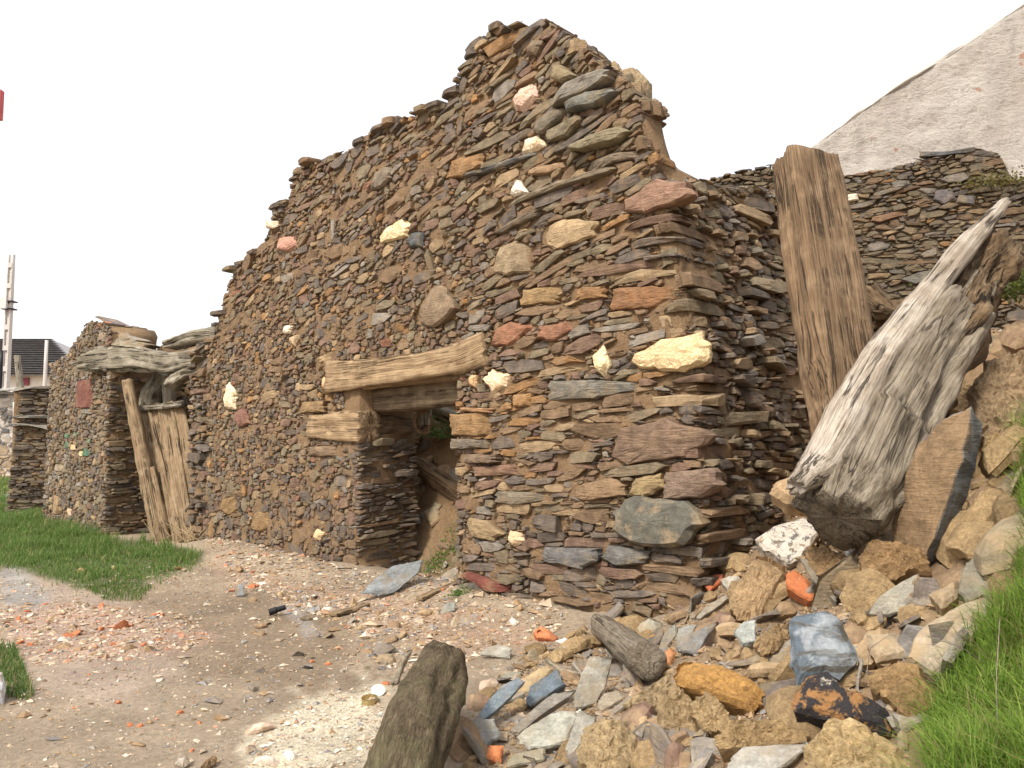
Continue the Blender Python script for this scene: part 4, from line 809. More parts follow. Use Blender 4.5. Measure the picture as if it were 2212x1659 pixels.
for i, (a, b, w) in enumerate([((2010, 740, 4.95), (2130, 560, 5.2), .07), ((2040, 760, 4.95), (2165, 575, 5.2), .09), ((2080, 740, 5.0), (2180, 600, 5.25), .07), ((1960, 780, 4.8), (2060, 640, 5.0), .06), ((2105, 700, 5.0), (2150, 610, 5.1), .08)]):
    a3, b3 = at(*a), at(*b); beam("splinter", timber([a3, (a3 + b3) / 2 + rng.normal(0, .02, 3), b3], [(w, w), (w * 1.1, w * .8), (w * .4, w * .4)], ex=2.5, nz=.02, nzs=(3, 14), endrough=.06, sd=56 + i), M['w_rot'] if i % 2 else M['w_trunk'], trunk)
a3 = at(1958, 1000, 4.45); beam("knot", timber([a3 + np.array([-.02, .15, .02]), a3 + np.array([.02, -.02, 0])], [(.16, .2), (.12, .16)], ex=2.2, nz=.02, sd=62), M['w_trunk'], trunk)
for i, (a, b, w) in enumerate([((1880, 640, 7.2), (1935, 690, 7.0), .2), ((1890, 690, 7.0), (1960, 655, 7.1), .16), ((1900, 670, 6.9), (1990, 690, 6.9), .14)]):
    beam("rotten_chunk", timber([at(*a), at(*b)], [(w, w), (w * .8, w * .7)], ex=2.2, nz=.05, nzs=(3, 12), endrough=.08, sd=70 + i), M['w_rot'], None, ["upper chunk of crumbling brown wood just right of the standing post", "middle chunk of crumbling brown wood between post and leaning tree", "lower chunk of crumbling brown wood touching the leaning tree"][i], "wood chunk", "rotten wood behind the post")
log = empty("bark_log", Vector(at(900, 1640, 3.55) * [1, 1, 0] + [0, 0, .02]), "thick mossy log lying on the dirt in the foreground", "log")
g = timber([at(842, 1760, 3.1), at(872, 1659, 3.42), at(910, 1560, 3.85), at(935, 1490, 4.3), at(952, 1432, 4.7)], [(.28, .28), (.30, .29), (.30, .29), (.30, .28), (.27, .26)], ex=2.2, nz=.028, nzs=(1.6, 9), M_=90, K_=40, endrough=.03, sd=80); beam("bark", g, M['w_bark'], log)
def drop(P, up=0.0): return np.array([P[0], P[1], float(terrain(P[0], P[1])) + up])
a3 = hit(1302, 1385); b3 = hit(1398, 1485)
beam("short_log", timber([a3 + UP * .11, b3 + UP * .15], [(.21, .2), (.22, .21)], ex=2.2, nz=.014, K_=28, sd=81, endrough=.02), M['w_trunk'], None, "short split log with a cracked end below the house corner", "log")
print("timbers done")

# ------------------------------------------------------------------ rubble: traced pieces, each resting on the heap
def RA(*p): return [(1440.1 + x * .34897, 1080.1 + y * .34897) for x, y in p]
def RB(*p): return [(936.07 + x * .32552, 1224.1 + y * .32552) for x, y in p]
def RC(*p): return [(x * .4557, 1080.1 + y * .4557) for x, y in p]
E0 = np.array([0, 0, EYE])
def hero(name, label, cat, pts, thick, col, mat='rubble', n=(.75, .65, 0.), lift=0., d=None, bevel=.02, nz=.006, nzs=9, rings=5, bulge=.01, share=.93, group=None, R=32, scol=None):
    P = np.array(pts, float); c = P.mean(0); base = hit(*c) if d is None else at(c[0], c[1], d)
    tc = E0 - base; tc /= np.linalg.norm(tc); N = n[0] * tc + n[1] * UP + n[2] * np.array([1., 0, 0]); N /= np.linalg.norm(N)
    if d is None:
        hs = np.array([np.linalg.norm(hit(*q) - E0) for q in P])
        for k in range(60):                                   # bring the piece forward until most of its outline lies clear of the heap
            Q = np.array([on_plane(q[0], q[1], base, N) for q in P]); ds = np.linalg.norm(Q - E0, axis=1)
            if (ds < hs - .0).mean() >= share: break
            base = E0 + (base - E0) * .993
    base = base + N * lift; Q = np.array([on_plane(q[0], q[1], base, N) for q in P])
    A = np.cross(UP, N); A /= np.linalg.norm(A); B = np.cross(N, A); cc, rad, an = polar(np.stack([(Q - base) @ A, (Q - base) @ B], -1), R, jit=.022)
    g = lump(base + cc[0] * A + cc[1] * B, A, B, N, rad, an, depth=thick, p=0, bevel=min(bevel, rad.mean() * .4), col=col, rough=.004, rings=rings, bulge=bulge, nz=nz, nzs=nzs, back=.88)
    if mat == 'adobe': g['V'] = g['V'] + np.outer(.9 * nz * fbm(g['V'] * 30, 3, 61, .65), N) + nz * .5 * np.stack([fbm(g['V'] * 26 + 9, 2, 62), fbm(g['V'] * 26 + 19, 2, 63), 0 * g['V'][:, 0]], -1)
    if scol is not None: g['c'][:len(rad) * 3] = np.array(scol) * rng.uniform(.85, 1.15, (len(rad) * 3, 1))
    return tag(solid(name, g, M[mat], smooth=False), label, cat, group)
SL_ = dict(mat='slate', bevel=.010, nz=.004, bulge=.0); CL = dict(mat='adobe', bevel=.025, nz=.022, nzs=9, bulge=.02, R=64, rings=13)
H = [
 ("stone_block", "white lichened block on top of the heap under the leaning tree", "stone", RA((540, 205), (850, 55), (970, 160), (830, 360), (740, 380), (600, 290)), .22, (.60, .54, .46), dict(mat='lichen', bevel=.02, nz=.016, lift=.05)),
 ("adobe_block", "long tan adobe block standing tilted below the white lichened block", "adobe block", RA((565, 290), (640, 300), (745, 375), (730, 470), (640, 620), (545, 740), (440, 720), (380, 640), (400, 560)), .2, (.44, .30, .165), dict(CL, lift=.08, bevel=.035, nz=.012)),
 ("earth_clod", "brown earth clod right of the white lichened block", "clod", RA((840, 290), (960, 190), (1070, 330), (1200, 380), (1190, 480), (1020, 490), (930, 430)), .16, (.36, .235, .12), dict(CL, lift=.03)),
 ("broken_brick", "orange broken brick wedged right of the long tan adobe block", "brick", RA((735, 460), (790, 410), (930, 530), (930, 600), (880, 622), (740, 540)), .1, (.40, .135, .055), dict(mat='tile', bevel=.012, nz=.004, lift=.03)),
 ("slate_sliver", "narrow upright slate sliver beside the orange broken brick", "slate", RA((820, 350), (870, 350), (935, 470), (1070, 590), (1050, 630), (900, 490)), .03, (.19, .175, .14), dict(SL_, lift=.07)),
 ("broken_brick", "small red brick fragment between house corner and long tan adobe block", "brick", RA((228, 512), (270, 460), (350, 448), (342, 500), (262, 560)), .07, (.42, .13, .065), dict(mat='tile', bevel=.012, nz=.004, lift=.02)),
 ("rounded_stone", "pale grey rounded stone beside the small red brick fragment", "stone", RA((330, 480), (380, 455), (450, 462), (470, 512), (390, 562)), .09, (.40, .38, .33), dict(bevel=.04, nz=.008, lift=.02)),
 ("plaster_lump", "small white plaster lump below the leaning tree's base", "plaster", RA((1088, 272), (1135, 255), (1172, 262), (1160, 302), (1120, 332)), .06, (.80, .79, .76), dict(bevel=.02, nz=.012, lift=.04)),
 ("adobe_block", "brown crumbling adobe block at the foot of the big leaning slab", "adobe block", RA((1175, 350), (1240, 200), (1420, 250), (1600, 300), (1640, 440), (1500, 430), (1400, 480), (1260, 450)), .2, (.34, .215, .105), dict(CL, lift=.06)),
 ("slate_plate", "grey chipped slate plate lying below the brown crumbling adobe block", "slate", RA((1220, 700), (1320, 590), (1450, 500), (1560, 450), (1577, 500), (1540, 600), (1430, 690), (1320, 702)), .04, (.29, .27, .22), dict(SL_, lift=.03)),
 ("stone_block", "large bluish block with white patches and a dark band", "stone", RA((762, 720), (800, 685), (960, 638), (1050, 672), (1110, 780), (1150, 880), (1195, 980), (1070, 1092), (980, 1062), (800, 1112), (765, 1000), (755, 800)), .16, (.105, .13, .155), dict(mat='bluestone', bevel=.03, nz=.010, lift=.10, n=(.85, .45, 0))),
 ("leaning_slab", "tall thick brown stone slab leaning against the rotten tree", "slab", [(1908, 1152), (1935, 1070), (1985, 955), (2040, 908), (2096, 880), (2092, 920), (2076, 1000), (2046, 1090), (2010, 1170), (1985, 1225), (1950, 1200)], .16, (.225, .15, .085), dict(mat='stone', bevel=.010, nz=.012, n=(.60, .2, -.62), d=4.15, R=40, rings=6, scol=(.15, .16, .17))),
 ("stone_slab", "large smooth brown slab lying beside the grass on the right", "slab", RA((1480, 970), (1560, 790), (1760, 660), (1960, 540), (2012, 600), (2000, 690), (1890, 880), (1750, 1010), (1640, 1082)), .09, (.33, .27, .20), dict(bevel=.015, nz=.008, lift=.05, n=(.8, .5, -.3))),
 ("stone_slab", "dusty flat slab between the bluish block and the large smooth slab", "slab", RA((1235, 810), (1400, 812), (1540, 840), (1500, 950), (1300, 992), (1250, 900)), .08, (.30, .24, .165), dict(bevel=.02, lift=.02)),
 ("earth_clod", "brown blocky clod right of the charred block", "clod", RA((1238, 1090), (1290, 980), (1400, 938), (1560, 1000), (1672, 1150), (1620, 1282), (1470, 1312), (1390, 1230)), .2, (.40, .255, .12), dict(CL, lift=.08, nz=.014, bevel=.03)),
 ("charred_block", "charred black and orange block below the bluish block", "stone", RA((788, 1190), (830, 1110), (880, 1058), (1020, 1058), (1110, 1150), (1260, 1200), (1385, 1265), (1392, 1390), (1200, 1382), (1000, 1335), (795, 1295)), .2, (.16, .11, .075), dict(mat='charred', bevel=.03, nz=.012, lift=.08)),
 ("earth_clod", "large pale yellow clod at the bottom edge", "clod", RA((868, 1500), (905, 1430), (960, 1360), (1080, 1318), (1200, 1350), (1300, 1390), (1450, 1490), (1510, 1640), (1490, 1760), (860, 1760)), .28, (.52, .38, .20), dict(CL, lift=.10, nz=.024, R=44)),
 ("adobe_block", "smooth orange ochre adobe brick lying across the heap", "adobe block", RA((38, 1045), (75, 955), (130, 945), (340, 1010), (560, 1110), (602, 1170), (590, 1230), (532, 1292), (480, 1272), (260, 1190), (60, 1105)), .16, (.47, .26, .085), dict(CL, lift=.14, nz=.006, bevel=.03)),
 ("earth_clod", "upright tan clod under the left end of the ochre adobe brick", "clod", RA((-60, 1200), (0, 1150), (120, 1160), (220, 1300), (200, 1460), (20, 1470), (-80, 1400)), .2, (.42, .30, .165), dict(CL, lift=.05)),
 ("earth_clod", "finger shaped tan clod under the middle of the ochre adobe brick", "clod", RA((145, 1230), (180, 1180), (250, 1168), (392, 1292), (372, 1392), (230, 1392)), .13, (.42, .30, .16), dict(CL, lift=.10, bevel=.03)),
 ("earth_clod", "broad crumbling clod in front of the ochre adobe brick", "clod", RA((300, 1440), (420, 1350), (640, 1330), (860, 1440), (880, 1490), (700, 1530), (480, 1520), (320, 1520)), .16, (.40, .275, .14), dict(CL, lift=.02)),
 ("slate_plate", "broad grey slate plate at the bottom edge below the broad crumbling clod", "slate", RA((360, 1700), (400, 1580), (480, 1520), (880, 1475), (840, 1560), (660, 1690)), .05, (.36, .35, .32), dict(SL_, lift=.05)),
 ("stone_slab", "dark upright slab right of the tall leaning slab's foot", "slab", RA((1800, 560), (1830, 420), (1920, 330), (1990, 400), (2052, 610), (1900, 640)), .08, (.20, .18, .14), dict(SL_, lift=.02)),
 ("stone", "brown wedge stone at the tall leaning slab's foot", "stone", RA((1620, 570), (1700, 530), (1812, 468), (1795, 590), (1700, 662)), .1, (.26, .2, .135), dict(lift=.04)),
 ("slate_plate", "light grey square slate left of the bluish block", "slate", RA((408, 810), (470, 755), (552, 738), (552, 870), (470, 882)), .04, (.38, .40, .37), dict(SL_, lift=.04)),
 ("slate_plate", "dark jagged slate plates tilted up below the house corner", "slate", RA((58, 915), (62, 780), (200, 760), (335, 738), (250, 800), (150, 890)), .04, (.24, .235, .21), dict(SL_, lift=.05)),
 ("earth_clod", "straw filled brown clod left of the bluish block", "clod", RA((528, 860), (600, 780), (742, 700), (755, 810), (650, 930), (580, 945)), .14, (.36, .245, .13), dict(CL, lift=.05)),
 ("stone", "greyish stone tucked below the leaning tree's base", "stone", RA((1080, 230), (1160, 160), (1290, 180), (1300, 225), (1180, 240), (1120, 260)), .1, (.27, .235, .165), dict(lift=.02)),
 ("stone_slab", "flat brown stone left of the long tan adobe block's foot", "stone", RA((170, 720), (240, 650), (375, 575), (380, 610), (270, 690), (200, 735)), .04, (.27, .24, .19), dict(SL_, lift=.03)),
 ("stone", "small brown stone between adobe block and bluish block", "stone", RA((655, 660), (700, 610), (790, 625), (800, 690), (690, 710)), .08, (.23, .155, .09), dict(lift=.03)),
 ("stone", "rounded cobble behind the short red brick at the adobe block's foot", "stone", RA((680, 560), (710, 530), (760, 540), (765, 590), (705, 600)), .07, (.32, .25, .16), dict(bevel=.04, lift=.03)),
 ("hollow_brick", "orange hollow brick at the wall's foot", "brick", RB((662, 432), (712, 388), (830, 450), (805, 482), (690, 468)), .09, (.50, .175, .075), dict(mat='tile', bevel=.008, nz=.002, lift=.05)),
 ("plaster_lump", "white plaster lump just below the orange hollow brick", "plaster", RB((815, 482), (875, 463), (912, 500), (880, 527)), .06, (.82, .80, .80), dict(bevel=.02, nz=.014, lift=.03)),
 ("plaster_lump", "pale plaster crumb at the wall foot left of the hollow brick", "plaster", RB((505, 350), (540, 335), (570, 365), (540, 390)), .05, (.70, .62, .52), dict(bevel=.02, nz=.014, lift=.03)),
 ("slate_plate", "long blue slate beside the mossy log", "slate", RB((225, 1070), (300, 980), (380, 870), (450, 790), (560, 728), (604, 760), (520, 860), (440, 935), (300, 1050)), .04, (.20, .24, .27), dict(SL_, lift=.04)),
 ("stone", "tan topped stone lying over the long blue slate", "stone", RB((500, 800), (560, 755), (735, 640), (800, 670), (730, 760), (640, 850), (530, 852)), .08, (.38, .285, .165), dict(lift=.08)),
 ("slate_block", "dark blue slate block in front of the tan topped stone", "slate", RB((615, 880), (640, 790), (820, 668), (882, 770), (760, 850), (640, 922)), .1, (.12, .15, .175), dict(SL_, lift=.10)),
 ("slate_plate", "upright grey slate slab in the middle of the heap", "slate", RB((920, 910), (990, 690), (1040, 590), (1120, 582), (1192, 580), (1150, 780), (1080, 905), (950, 945)), .05, (.27, .255, .215), dict(SL_, lift=.06, n=(.85, .5, .1))),
 ("slate_plate", "largest pale green grey slate plate at the front of the heap", "slate", RB((538, 1115), (640, 1040), (850, 938), (965, 950), (930, 1060), (888, 1165), (760, 1195), (640, 1202)), .045, (.37, .365, .31), dict(SL_, lift=.09)),
 ("slate_plate", "curved grey slate overlapping the right of the pale plate", "slate", RB((880, 1200), (930, 1050), (965, 945), (1085, 962), (1070, 1062), (960, 1200), (900, 1292)), .05, (.29, .275, .235), dict(SL_, lift=.11)),
 ("adobe_block", "straw clod with a grey slate face beside the pale plate", "adobe block", RB((950, 1245), (1000, 1060), (1140, 980), (1262, 968), (1350, 1160), (1322, 1290), (1200, 1330), (1060, 1335)), .2, (.45, .335, .19), dict(CL, lift=.12)),
 ("earth_clod", "straw clod left of the ochre adobe brick", "clod", RB((1250, 900), (1330, 830), (1480, 745), (1590, 705), (1545, 870), (1440, 980), (1330, 1000)), .16, (.43, .325, .19), dict(CL, lift=.06)),
 ("broken_brick", "orange brick stub at the bottom beside the mossy log", "brick", RB((340, 1260), (375, 1172), (470, 1180), (450, 1295)), .08, (.52, .19, .08), dict(mat='tile', bevel=.012, nz=.006, lift=.05)),
 ("slate_plate", "flat layered slate at the bottom in front of the pale plate", "slate", RB((484, 1300), (520, 1240), (640, 1215), (745, 1200), (738, 1280), (500, 1322)), .05, (.30, .28, .21), dict(SL_, lift=.06)),
 ("slate_plate", "grey wedge slate touching the mossy log's right side", "slate", RB((200, 1095), (280, 1010), (400, 1000), (452, 1120), (350, 1182), (230, 1165)), .05, (.27, .28, .27), dict(SL_, lift=.06)),
 ("slate_plate", "small flat slate behind the long blue slate", "slate", RB((430, 722), (500, 690), (600, 688), (560, 742), (470, 752)), .03, (.27, .26, .21), dict(SL_, lift=.03)),
 ("slate_sliver", "long diagonal slate running up to the upright grey slab", "slate", RB((500, 1095), (640, 960), (800, 830), (952, 800), (900, 870), (700, 1000), (560, 1110)), .05, (.23, .21, .18), dict(SL_, lift=.07)),
 ("slate_plate", "pale slate on the dirt above the mossy log's end", "slate", RB((300, 580), (360, 530), (430, 510), (522, 535), (510, 608), (400, 592)), .03, (.33, .315, .27), dict(SL_, lift=.02)),
 ("stone", "grey rock between house corner and short log", "stone", RB((1338, 425), (1360, 370), (1420, 308), (1510, 340), (1525, 405), (1430, 485)), .12, (.33, .31, .245), dict(bevel=.04, nz=.010, lift=.04)),
 ("broken_brick", "ochre brick bit right of the grey rock", "brick", RB((1438, 450), (1520, 425), (1512, 482), (1440, 505)), .06, (.50, .25, .07), dict(mat='tile', lift=.04)),
 ("broken_brick", "brown orange brick bit above the ochre adobe brick", "brick", RB((1528, 550), (1570, 512), (1622, 560), (1575, 650), (1530, 672)), .07, (.42, .20, .09), dict(mat='tile', lift=.05)),
 ("slate_plate", "upright slate right of the ochre brick bit", "slate", RB((1480, 560), (1530, 440), (1610, 362), (1612, 450), (1515, 575)), .03, (.23, .225, .195), dict(SL_, lift=.05)),
 ("slate_plate", "black edged slate between upright slate and long adobe block", "slate", RB((1610, 550), (1640, 460), (1820, 385), (1895, 352), (1830, 440), (1755, 570), (1680, 565)), .05, (.19, .185, .175), dict(SL_, lift=.05)),
 ("slate_plate", "layered slate half under the straw clod", "slate", RB((1085, 900), (1130, 830), (1230, 810), (1275, 860), (1180, 930), (1100, 960)), .05, (.30, .255, .19), dict(SL_, lift=.03)),
 ("stone", "rough pinkish stone between mossy log and small flat slate", "stone", RB((300, 800), (310, 750), (400, 722), (432, 750), (380, 820), (310, 850)), .09, (.46, .36, .29), dict(bevel=.03, nz=.012, lift=.03)),
 ("slate_plate", "thin slate strip crossing behind the tan topped stone", "slate", RB((735, 600), (760, 590), (870, 690), (985, 690), (900, 735), (850, 700)), .03, (.32, .28, .21), dict(SL_, lift=.07)),
 ("earth_clod", "brown clod high on the heap right of the leaning tree", "clod", [(2040, 862), (2070, 810), (2122, 830), (2092, 892)], .2, (.33, .23, .125), dict(CL)),
 ("earth_clod", "big brown clod at the right edge above the leaning slab", "clod", [(2092, 840), (2132, 772), (2215, 752), (2230, 900), (2152, 945), (2102, 905)], .25, (.33, .235, .14), dict(CL, d=4.9)),
 ("rotten_board", "rotten board at the right edge behind the leaning tree", "board", [(2046, 775), (2110, 735), (2192, 708), (2204, 728), (2150, 760), (2082, 792)], .06, (.36, .29, .19), dict(CL, bevel=.015, nz=.012)),
 ("earth_clod", "tan clod jammed behind the tall leaning slab's right edge", "clod", [(2110, 960), (2130, 930), (2170, 930), (2178, 980), (2140, 1000)], .15, (.36, .25, .13), dict(CL)),
 ("stone", "brown boulder at the leaning tree's root end", "stone", [(1660, 1050), (1672, 1025), (1712, 1020), (1760, 1052), (1775, 1085), (1700, 1080)], .16, (.34, .235, .135), dict(bevel=.04, nz=.014, d=4.7)),
 ("stone", "orange brown cobble between wall and standing post", "stone", [(1750, 978), (1754, 952), (1780, 945), (1798, 962), (1790, 990)], .12, (.36, .205, .10), dict(bevel=.04, d=5.2)),
 ("stone_slab", "blue grey slate leaning in the doorway at its left side", "slab", [(780, 1277), (815, 1245), (850, 1222), (880, 1215), (914, 1208), (906, 1236), (850, 1280), (815, 1282)], .05, (.23, .245, .25), dict(SL_, lift=.03, n=(.7, .6, .2))),
 ("stone", "white pink block on the dirt near the ash patch", "stone", RC((1165, 1080), (1200, 1055), (1290, 1042), (1302, 1065), (1230, 1095), (1168, 1105)), .06, (.55, .41, .31), dict(bevel=.015, lift=.02)),
 ("stone", "grey rock at the bottom edge left of the ash patch", "stone", RC((830, 1240), (850, 1205), (890, 1200), (905, 1240), (870, 1262)), .07, (.40, .37, .33), dict(bevel=.03, lift=.02)),
 ("earth_clod", "brown clod at the bottom edge left of the ash patch", "clod", RC((945, 1258), (965, 1225), (1005, 1200), (1028, 1215), (1010, 1245), (970, 1275)), .07, (.30, .20, .11), dict(CL, bevel=.03, nz=.012, lift=.02)),
 ("stone", "round white stone on the ash patch at the bottom edge", "stone", RC((1340, 1200), (1360, 1175), (1398, 1182), (1405, 1212), (1372, 1232)), .06, (.80, .76, .68), dict(bevel=.03, lift=.02)),
 ("stone", "broad white stone left of the round white stone", "stone", RC((1190, 1245), (1215, 1212), (1290, 1208), (1330, 1230), (1290, 1255)), .06, (.74, .64, .54), dict(bevel=.03, lift=.01)),
 ("stone", "white stone on the dirt in front of the doorway", "stone", RC((1515, 520), (1530, 500), (1570, 498), (1585, 515), (1560, 530)), .06, (.66, .58, .48), dict(bevel=.03, lift=.02)),
 ("slate_plate", "grey slate on the dirt right of the doorway", "slate", RC((2078, 525), (2110, 490), (2160, 480), (2158, 520), (2090, 545)), .03, (.26, .265, .24), dict(SL_, lift=.02)),
 ("slate_plate", "dark slate beside the mossy log's far end", "slate", RC((1760, 715), (1790, 675), (1850, 668), (1875, 700), (1800, 740)), .03, (.2, .175, .155), dict(SL_, lift=.02)),
 ("stick", "thin grey stick of wood by the mossy log's far end", "stick", RC((1845, 870), (1870, 820), (1940, 700), (1955, 700), (1900, 820), (1890, 868)), .04, (.36, .31, .23), dict(CL, bevel=.01, nz=.006, lift=.04)),
 ("slate_plate", "grey slate lying near the tile shards on the lane", "slate", RC((675, 560), (700, 552), (755, 545), (740, 562)), .02, (.25, .24, .23), dict(SL_, lift=.015)),
 ("slate_plate", "bluish slate sliver among tile pieces by the wall foot", "slate", RC((1125, 455), (1130, 400), (1150, 392), (1160, 450)), .02, (.22, .25, .27), dict(SL_, lift=.03)),
 ("cobble", "orange stone lying on the grass below the plank door", "stone", RC((360, 335), (380, 318), (412, 328), (405, 345)), .05, (.42, .24, .13), dict(bevel=.03, lift=.06)),
 ("cobble", "small yellow stone lying on the grass", "stone", RC((526, 318), (535, 308), (550, 315), (545, 330)), .04, (.66, .52, .28), dict(bevel=.02, lift=.07)),
 ("white_rock", "white rock cut off by the left edge", "stone", [(-25, 1440), (4, 1440), (14, 1470), (10, 1515), (-25, 1530)], .2, (.66, .66, .66), dict(bevel=.05, lift=.02)),
]
def bluestone():
    t = NT("blue_white_stone"); p = t.pos(); c = t.attr("Col").outputs["Color"]
    n = t.noise(p, 6, 7, .65, .5); f = t.noise(p, 40, 6, .7)
    k = t.mix(t.ramp(n, [(.50, 0.), (.60, .8)]), c, (.30, .32, .34)); k = t.mix(t.ramp(t.noise(t.mapv(p, (2, 2, 11)), 1.0, 5, .6, .3), [(.47, 0.), (.53, .92)]), k, (.085, .075, .06))
    k = t.mix(.9, k, t.ramp(f, [(.3, .7), (.7, 1.2)]), 'MULTIPLY'); return t.done(k, t.bump(t.math('ADD', f, n), .7, .01))
def charred():
    t = NT("charred_stone"); p = t.pos(); n = t.noise(p, 9, 7, .7, .3); f = t.noise(p, 50, 6, .7)
    k = t.mix(t.ramp(n, [(.45, 0.), (.50, 1.)]), (.30, .155, .06), (.035, .032, .034)); k = t.mix(t.ramp(t.noise(p, 7, 7, .7), [(.58, 0.), (.62, .9)]), k, (.50, .44, .36))
    k = t.mix(.9, k, t.ramp(f, [(.3, .7), (.7, 1.3)]), 'MULTIPLY'); return t.done(k, t.bump(t.math('ADD', f, n), .9, .02))
def lichen():
    t = NT("lichened_stone"); p = t.pos(); c = t.attr("Col").outputs["Color"]; n = t.noise(p, 16, 8, .75); f = t.noise(p, 60, 6, .7)
    k = t.mix(t.ramp(n, [(.53, 0.), (.57, .9)]), c, (.10, .10, .105)); k = t.mix(t.ramp(t.noise(p, 8, 7, .7), [(.56, 0.), (.62, .9)]), k, (.36, .25, .14))
    k = t.mix(.9, k, t.ramp(f, [(.3, .7), (.7, 1.2)]), 'MULTIPLY'); return t.done(k, t.bump(t.math('ADD', f, n), .9, .015))
M['lichen'] = lichen(); M['bluestone'] = bluestone(); M['charred'] = charred()
for nm, lb, cat, pts, th, colr, kw in H: hero(nm, lb, cat, pts, th, colr, **kw)
hb = bpy.data.objects["hollow_brick"]; hp_ = RB((703, 436))[0]; vb = np.array([hb.matrix_world @ v.co if False else v.co + hb.location for v in hb.data.vertices]); qx, qy = proj(vb); sel = np.argsort(np.hypot(qx - hp_[0], qy - hp_[1]))[:6]
fp = vb[sel][np.argmin(np.linalg.norm(vb[sel] - E0, axis=1))]; fp = E0 + ray(*hp_) * np.linalg.norm(fp - E0) / np.linalg.norm(ray(*hp_)); tcam = (E0 - fp) / np.linalg.norm(E0 - fp); R = 16; th = np.arange(R) * 2 * np.pi / R; u_ = np.cross(UP, tcam); u_ /= np.linalg.norm(u_); v_ = np.cross(tcam, u_); V = []
for off, r in ((-.01, .026), (.008, .026), (.008, .019), (-.05, .017), (-.05, .001)): V.append(fp + off * tcam + r * (np.cos(th)[:, None] * u_ + np.sin(th)[:, None] * v_))
V = np.concatenate(V); i0 = np.arange(R); i1 = (i0 + 1) % R
solid("hole", dict(V=V, q=np.concatenate([np.stack([j * R + i0, j * R + i1, (j + 1) * R + i1, (j + 1) * R + i0], -1) for j in range(4)]), t=None, c=np.concatenate([np.tile((.50, .175, .075), (3 * R, 1)), np.tile((.10, .04, .02), (2 * R, 1))])), M['tile'], hb)  # inner rings coloured darker than the brick, standing in for shade inside the hole
print("heroes done")

# ------------------------------------------------------------------ loose pieces between them
def loose(px, py, kind, size):
    P = hit(px, py); nrm = tnormal(P[0], P[1]); N = nrm + rng.normal(0, .5, 3); N[2] = abs(N[2]); N /= np.linalg.norm(N); A = np.cross(N, rng.normal(0, 1, 3)); A /= np.linalg.norm(A); B = np.cross(N, A)
    R = int(rng.integers(7, 11)); an = np.sort((np.arange(R) + rng.uniform(-.3, .3, R)) * 2 * np.pi / R)
    if kind == 'slate': la, lb, th = size, size * rng.uniform(.4, .8), size * rng.uniform(.12, .28); colr = pick(dict(slate=3, grey=3, olive=2, blue=2)) * 1.25; m = 'slate'; bv = .008
    elif kind == 'clod': la, lb, th = size * .8, size * rng.uniform(.6, .9), size * .6; colr = np.array((.38, .265, .14)) * rng.uniform(.8, 1.2); m = 'adobe'; bv = .3 * size; R = 16; an = np.arange(R) * 2 * np.pi / R
    elif kind == 'tile': la, lb, th = size, size * rng.uniform(.5, .9), .018; colr = np.array((.47, .165, .075)) * rng.uniform(.8, 1.15); m = 'tile'; bv = .004
    else: la, lb, th = size * .9, size * rng.uniform(.6, .9), size * .55; colr = pick(dict(brown=3, tan=2, purple=1, olive=2)) * 1.2; m = 'rubble'; bv = .2 * size
    rd = (np.abs(np.cos(an) / la) ** 3 + np.abs(np.sin(an) / lb) ** 3) ** (-1 / 3.) * (1 + rng.normal(0, .08, R))
    g = lump(P + N * th * .25, A, B, N, rd, an, depth=th * .5, p=th * .5, bevel=bv, col=colr, rough=.004, rings=2 if kind == 'clod' else 1, bulge=th * .12, nz=size * .10 if kind == 'clod' else size * .03, nzs=.9 / size, back=.85)
    return g, M[m]
heap = [(1010, 1659), (1010, 1560), (1060, 1470), (1180, 1390), (1300, 1350), (1480, 1335), (1560, 1250), (1640, 1130), (1700, 1010), (1780, 1050), (1900, 1150), (2000, 1290), (2130, 1330), (2050, 1450), (1960, 1560), (1960, 1659)]
high = [(1890, 700), (2060, 640), (2212, 560), (2212, 1150), (2180, 1300), (2120, 1280), (2060, 1230), (2120, 960), (2130, 880), (2040, 780), (1960, 800)]
NM = dict(slate=("slate_shard", "loose grey slate shard among the rubble of the heap", "slate", "slate shards on the rubble heap"), clod=("earth_lump", "small tan earth lump among the rubble of the heap", "clod", "earth lumps on the rubble heap"), rock=("loose_stone", "loose brown stone among the rubble of the heap", "stone", "brown stones on the rubble heap"))
LM = [((1500, 1180), "the house corner"), ((1600, 1290), "the long tan adobe block"), ((1790, 1385), "the bluish block"), ((1550, 1475), "the ochre adobe brick"), ((1350, 1420), "the short log"), ((1200, 1470), "the upright grey slate slab"), ((1060, 1560), "the mossy log"),
      ((1180, 1590), "the pale slate plate"), ((1860, 1620), "the large yellow clod"), ((1950, 1480), "the brown blocky clod"), ((2080, 1380), "the large smooth slab"), ((1720, 1180), "the white lichened block"), ((1950, 1270), "the grey chipped slate plate"), ((1450, 1590), "the straw clod with a slate face"), ((1840, 1100), "the leaning tree's base"), ((1650, 1560), "the charred block")]
HP = [np.array(h_[3], float) for h_ in H]
cnt = 0
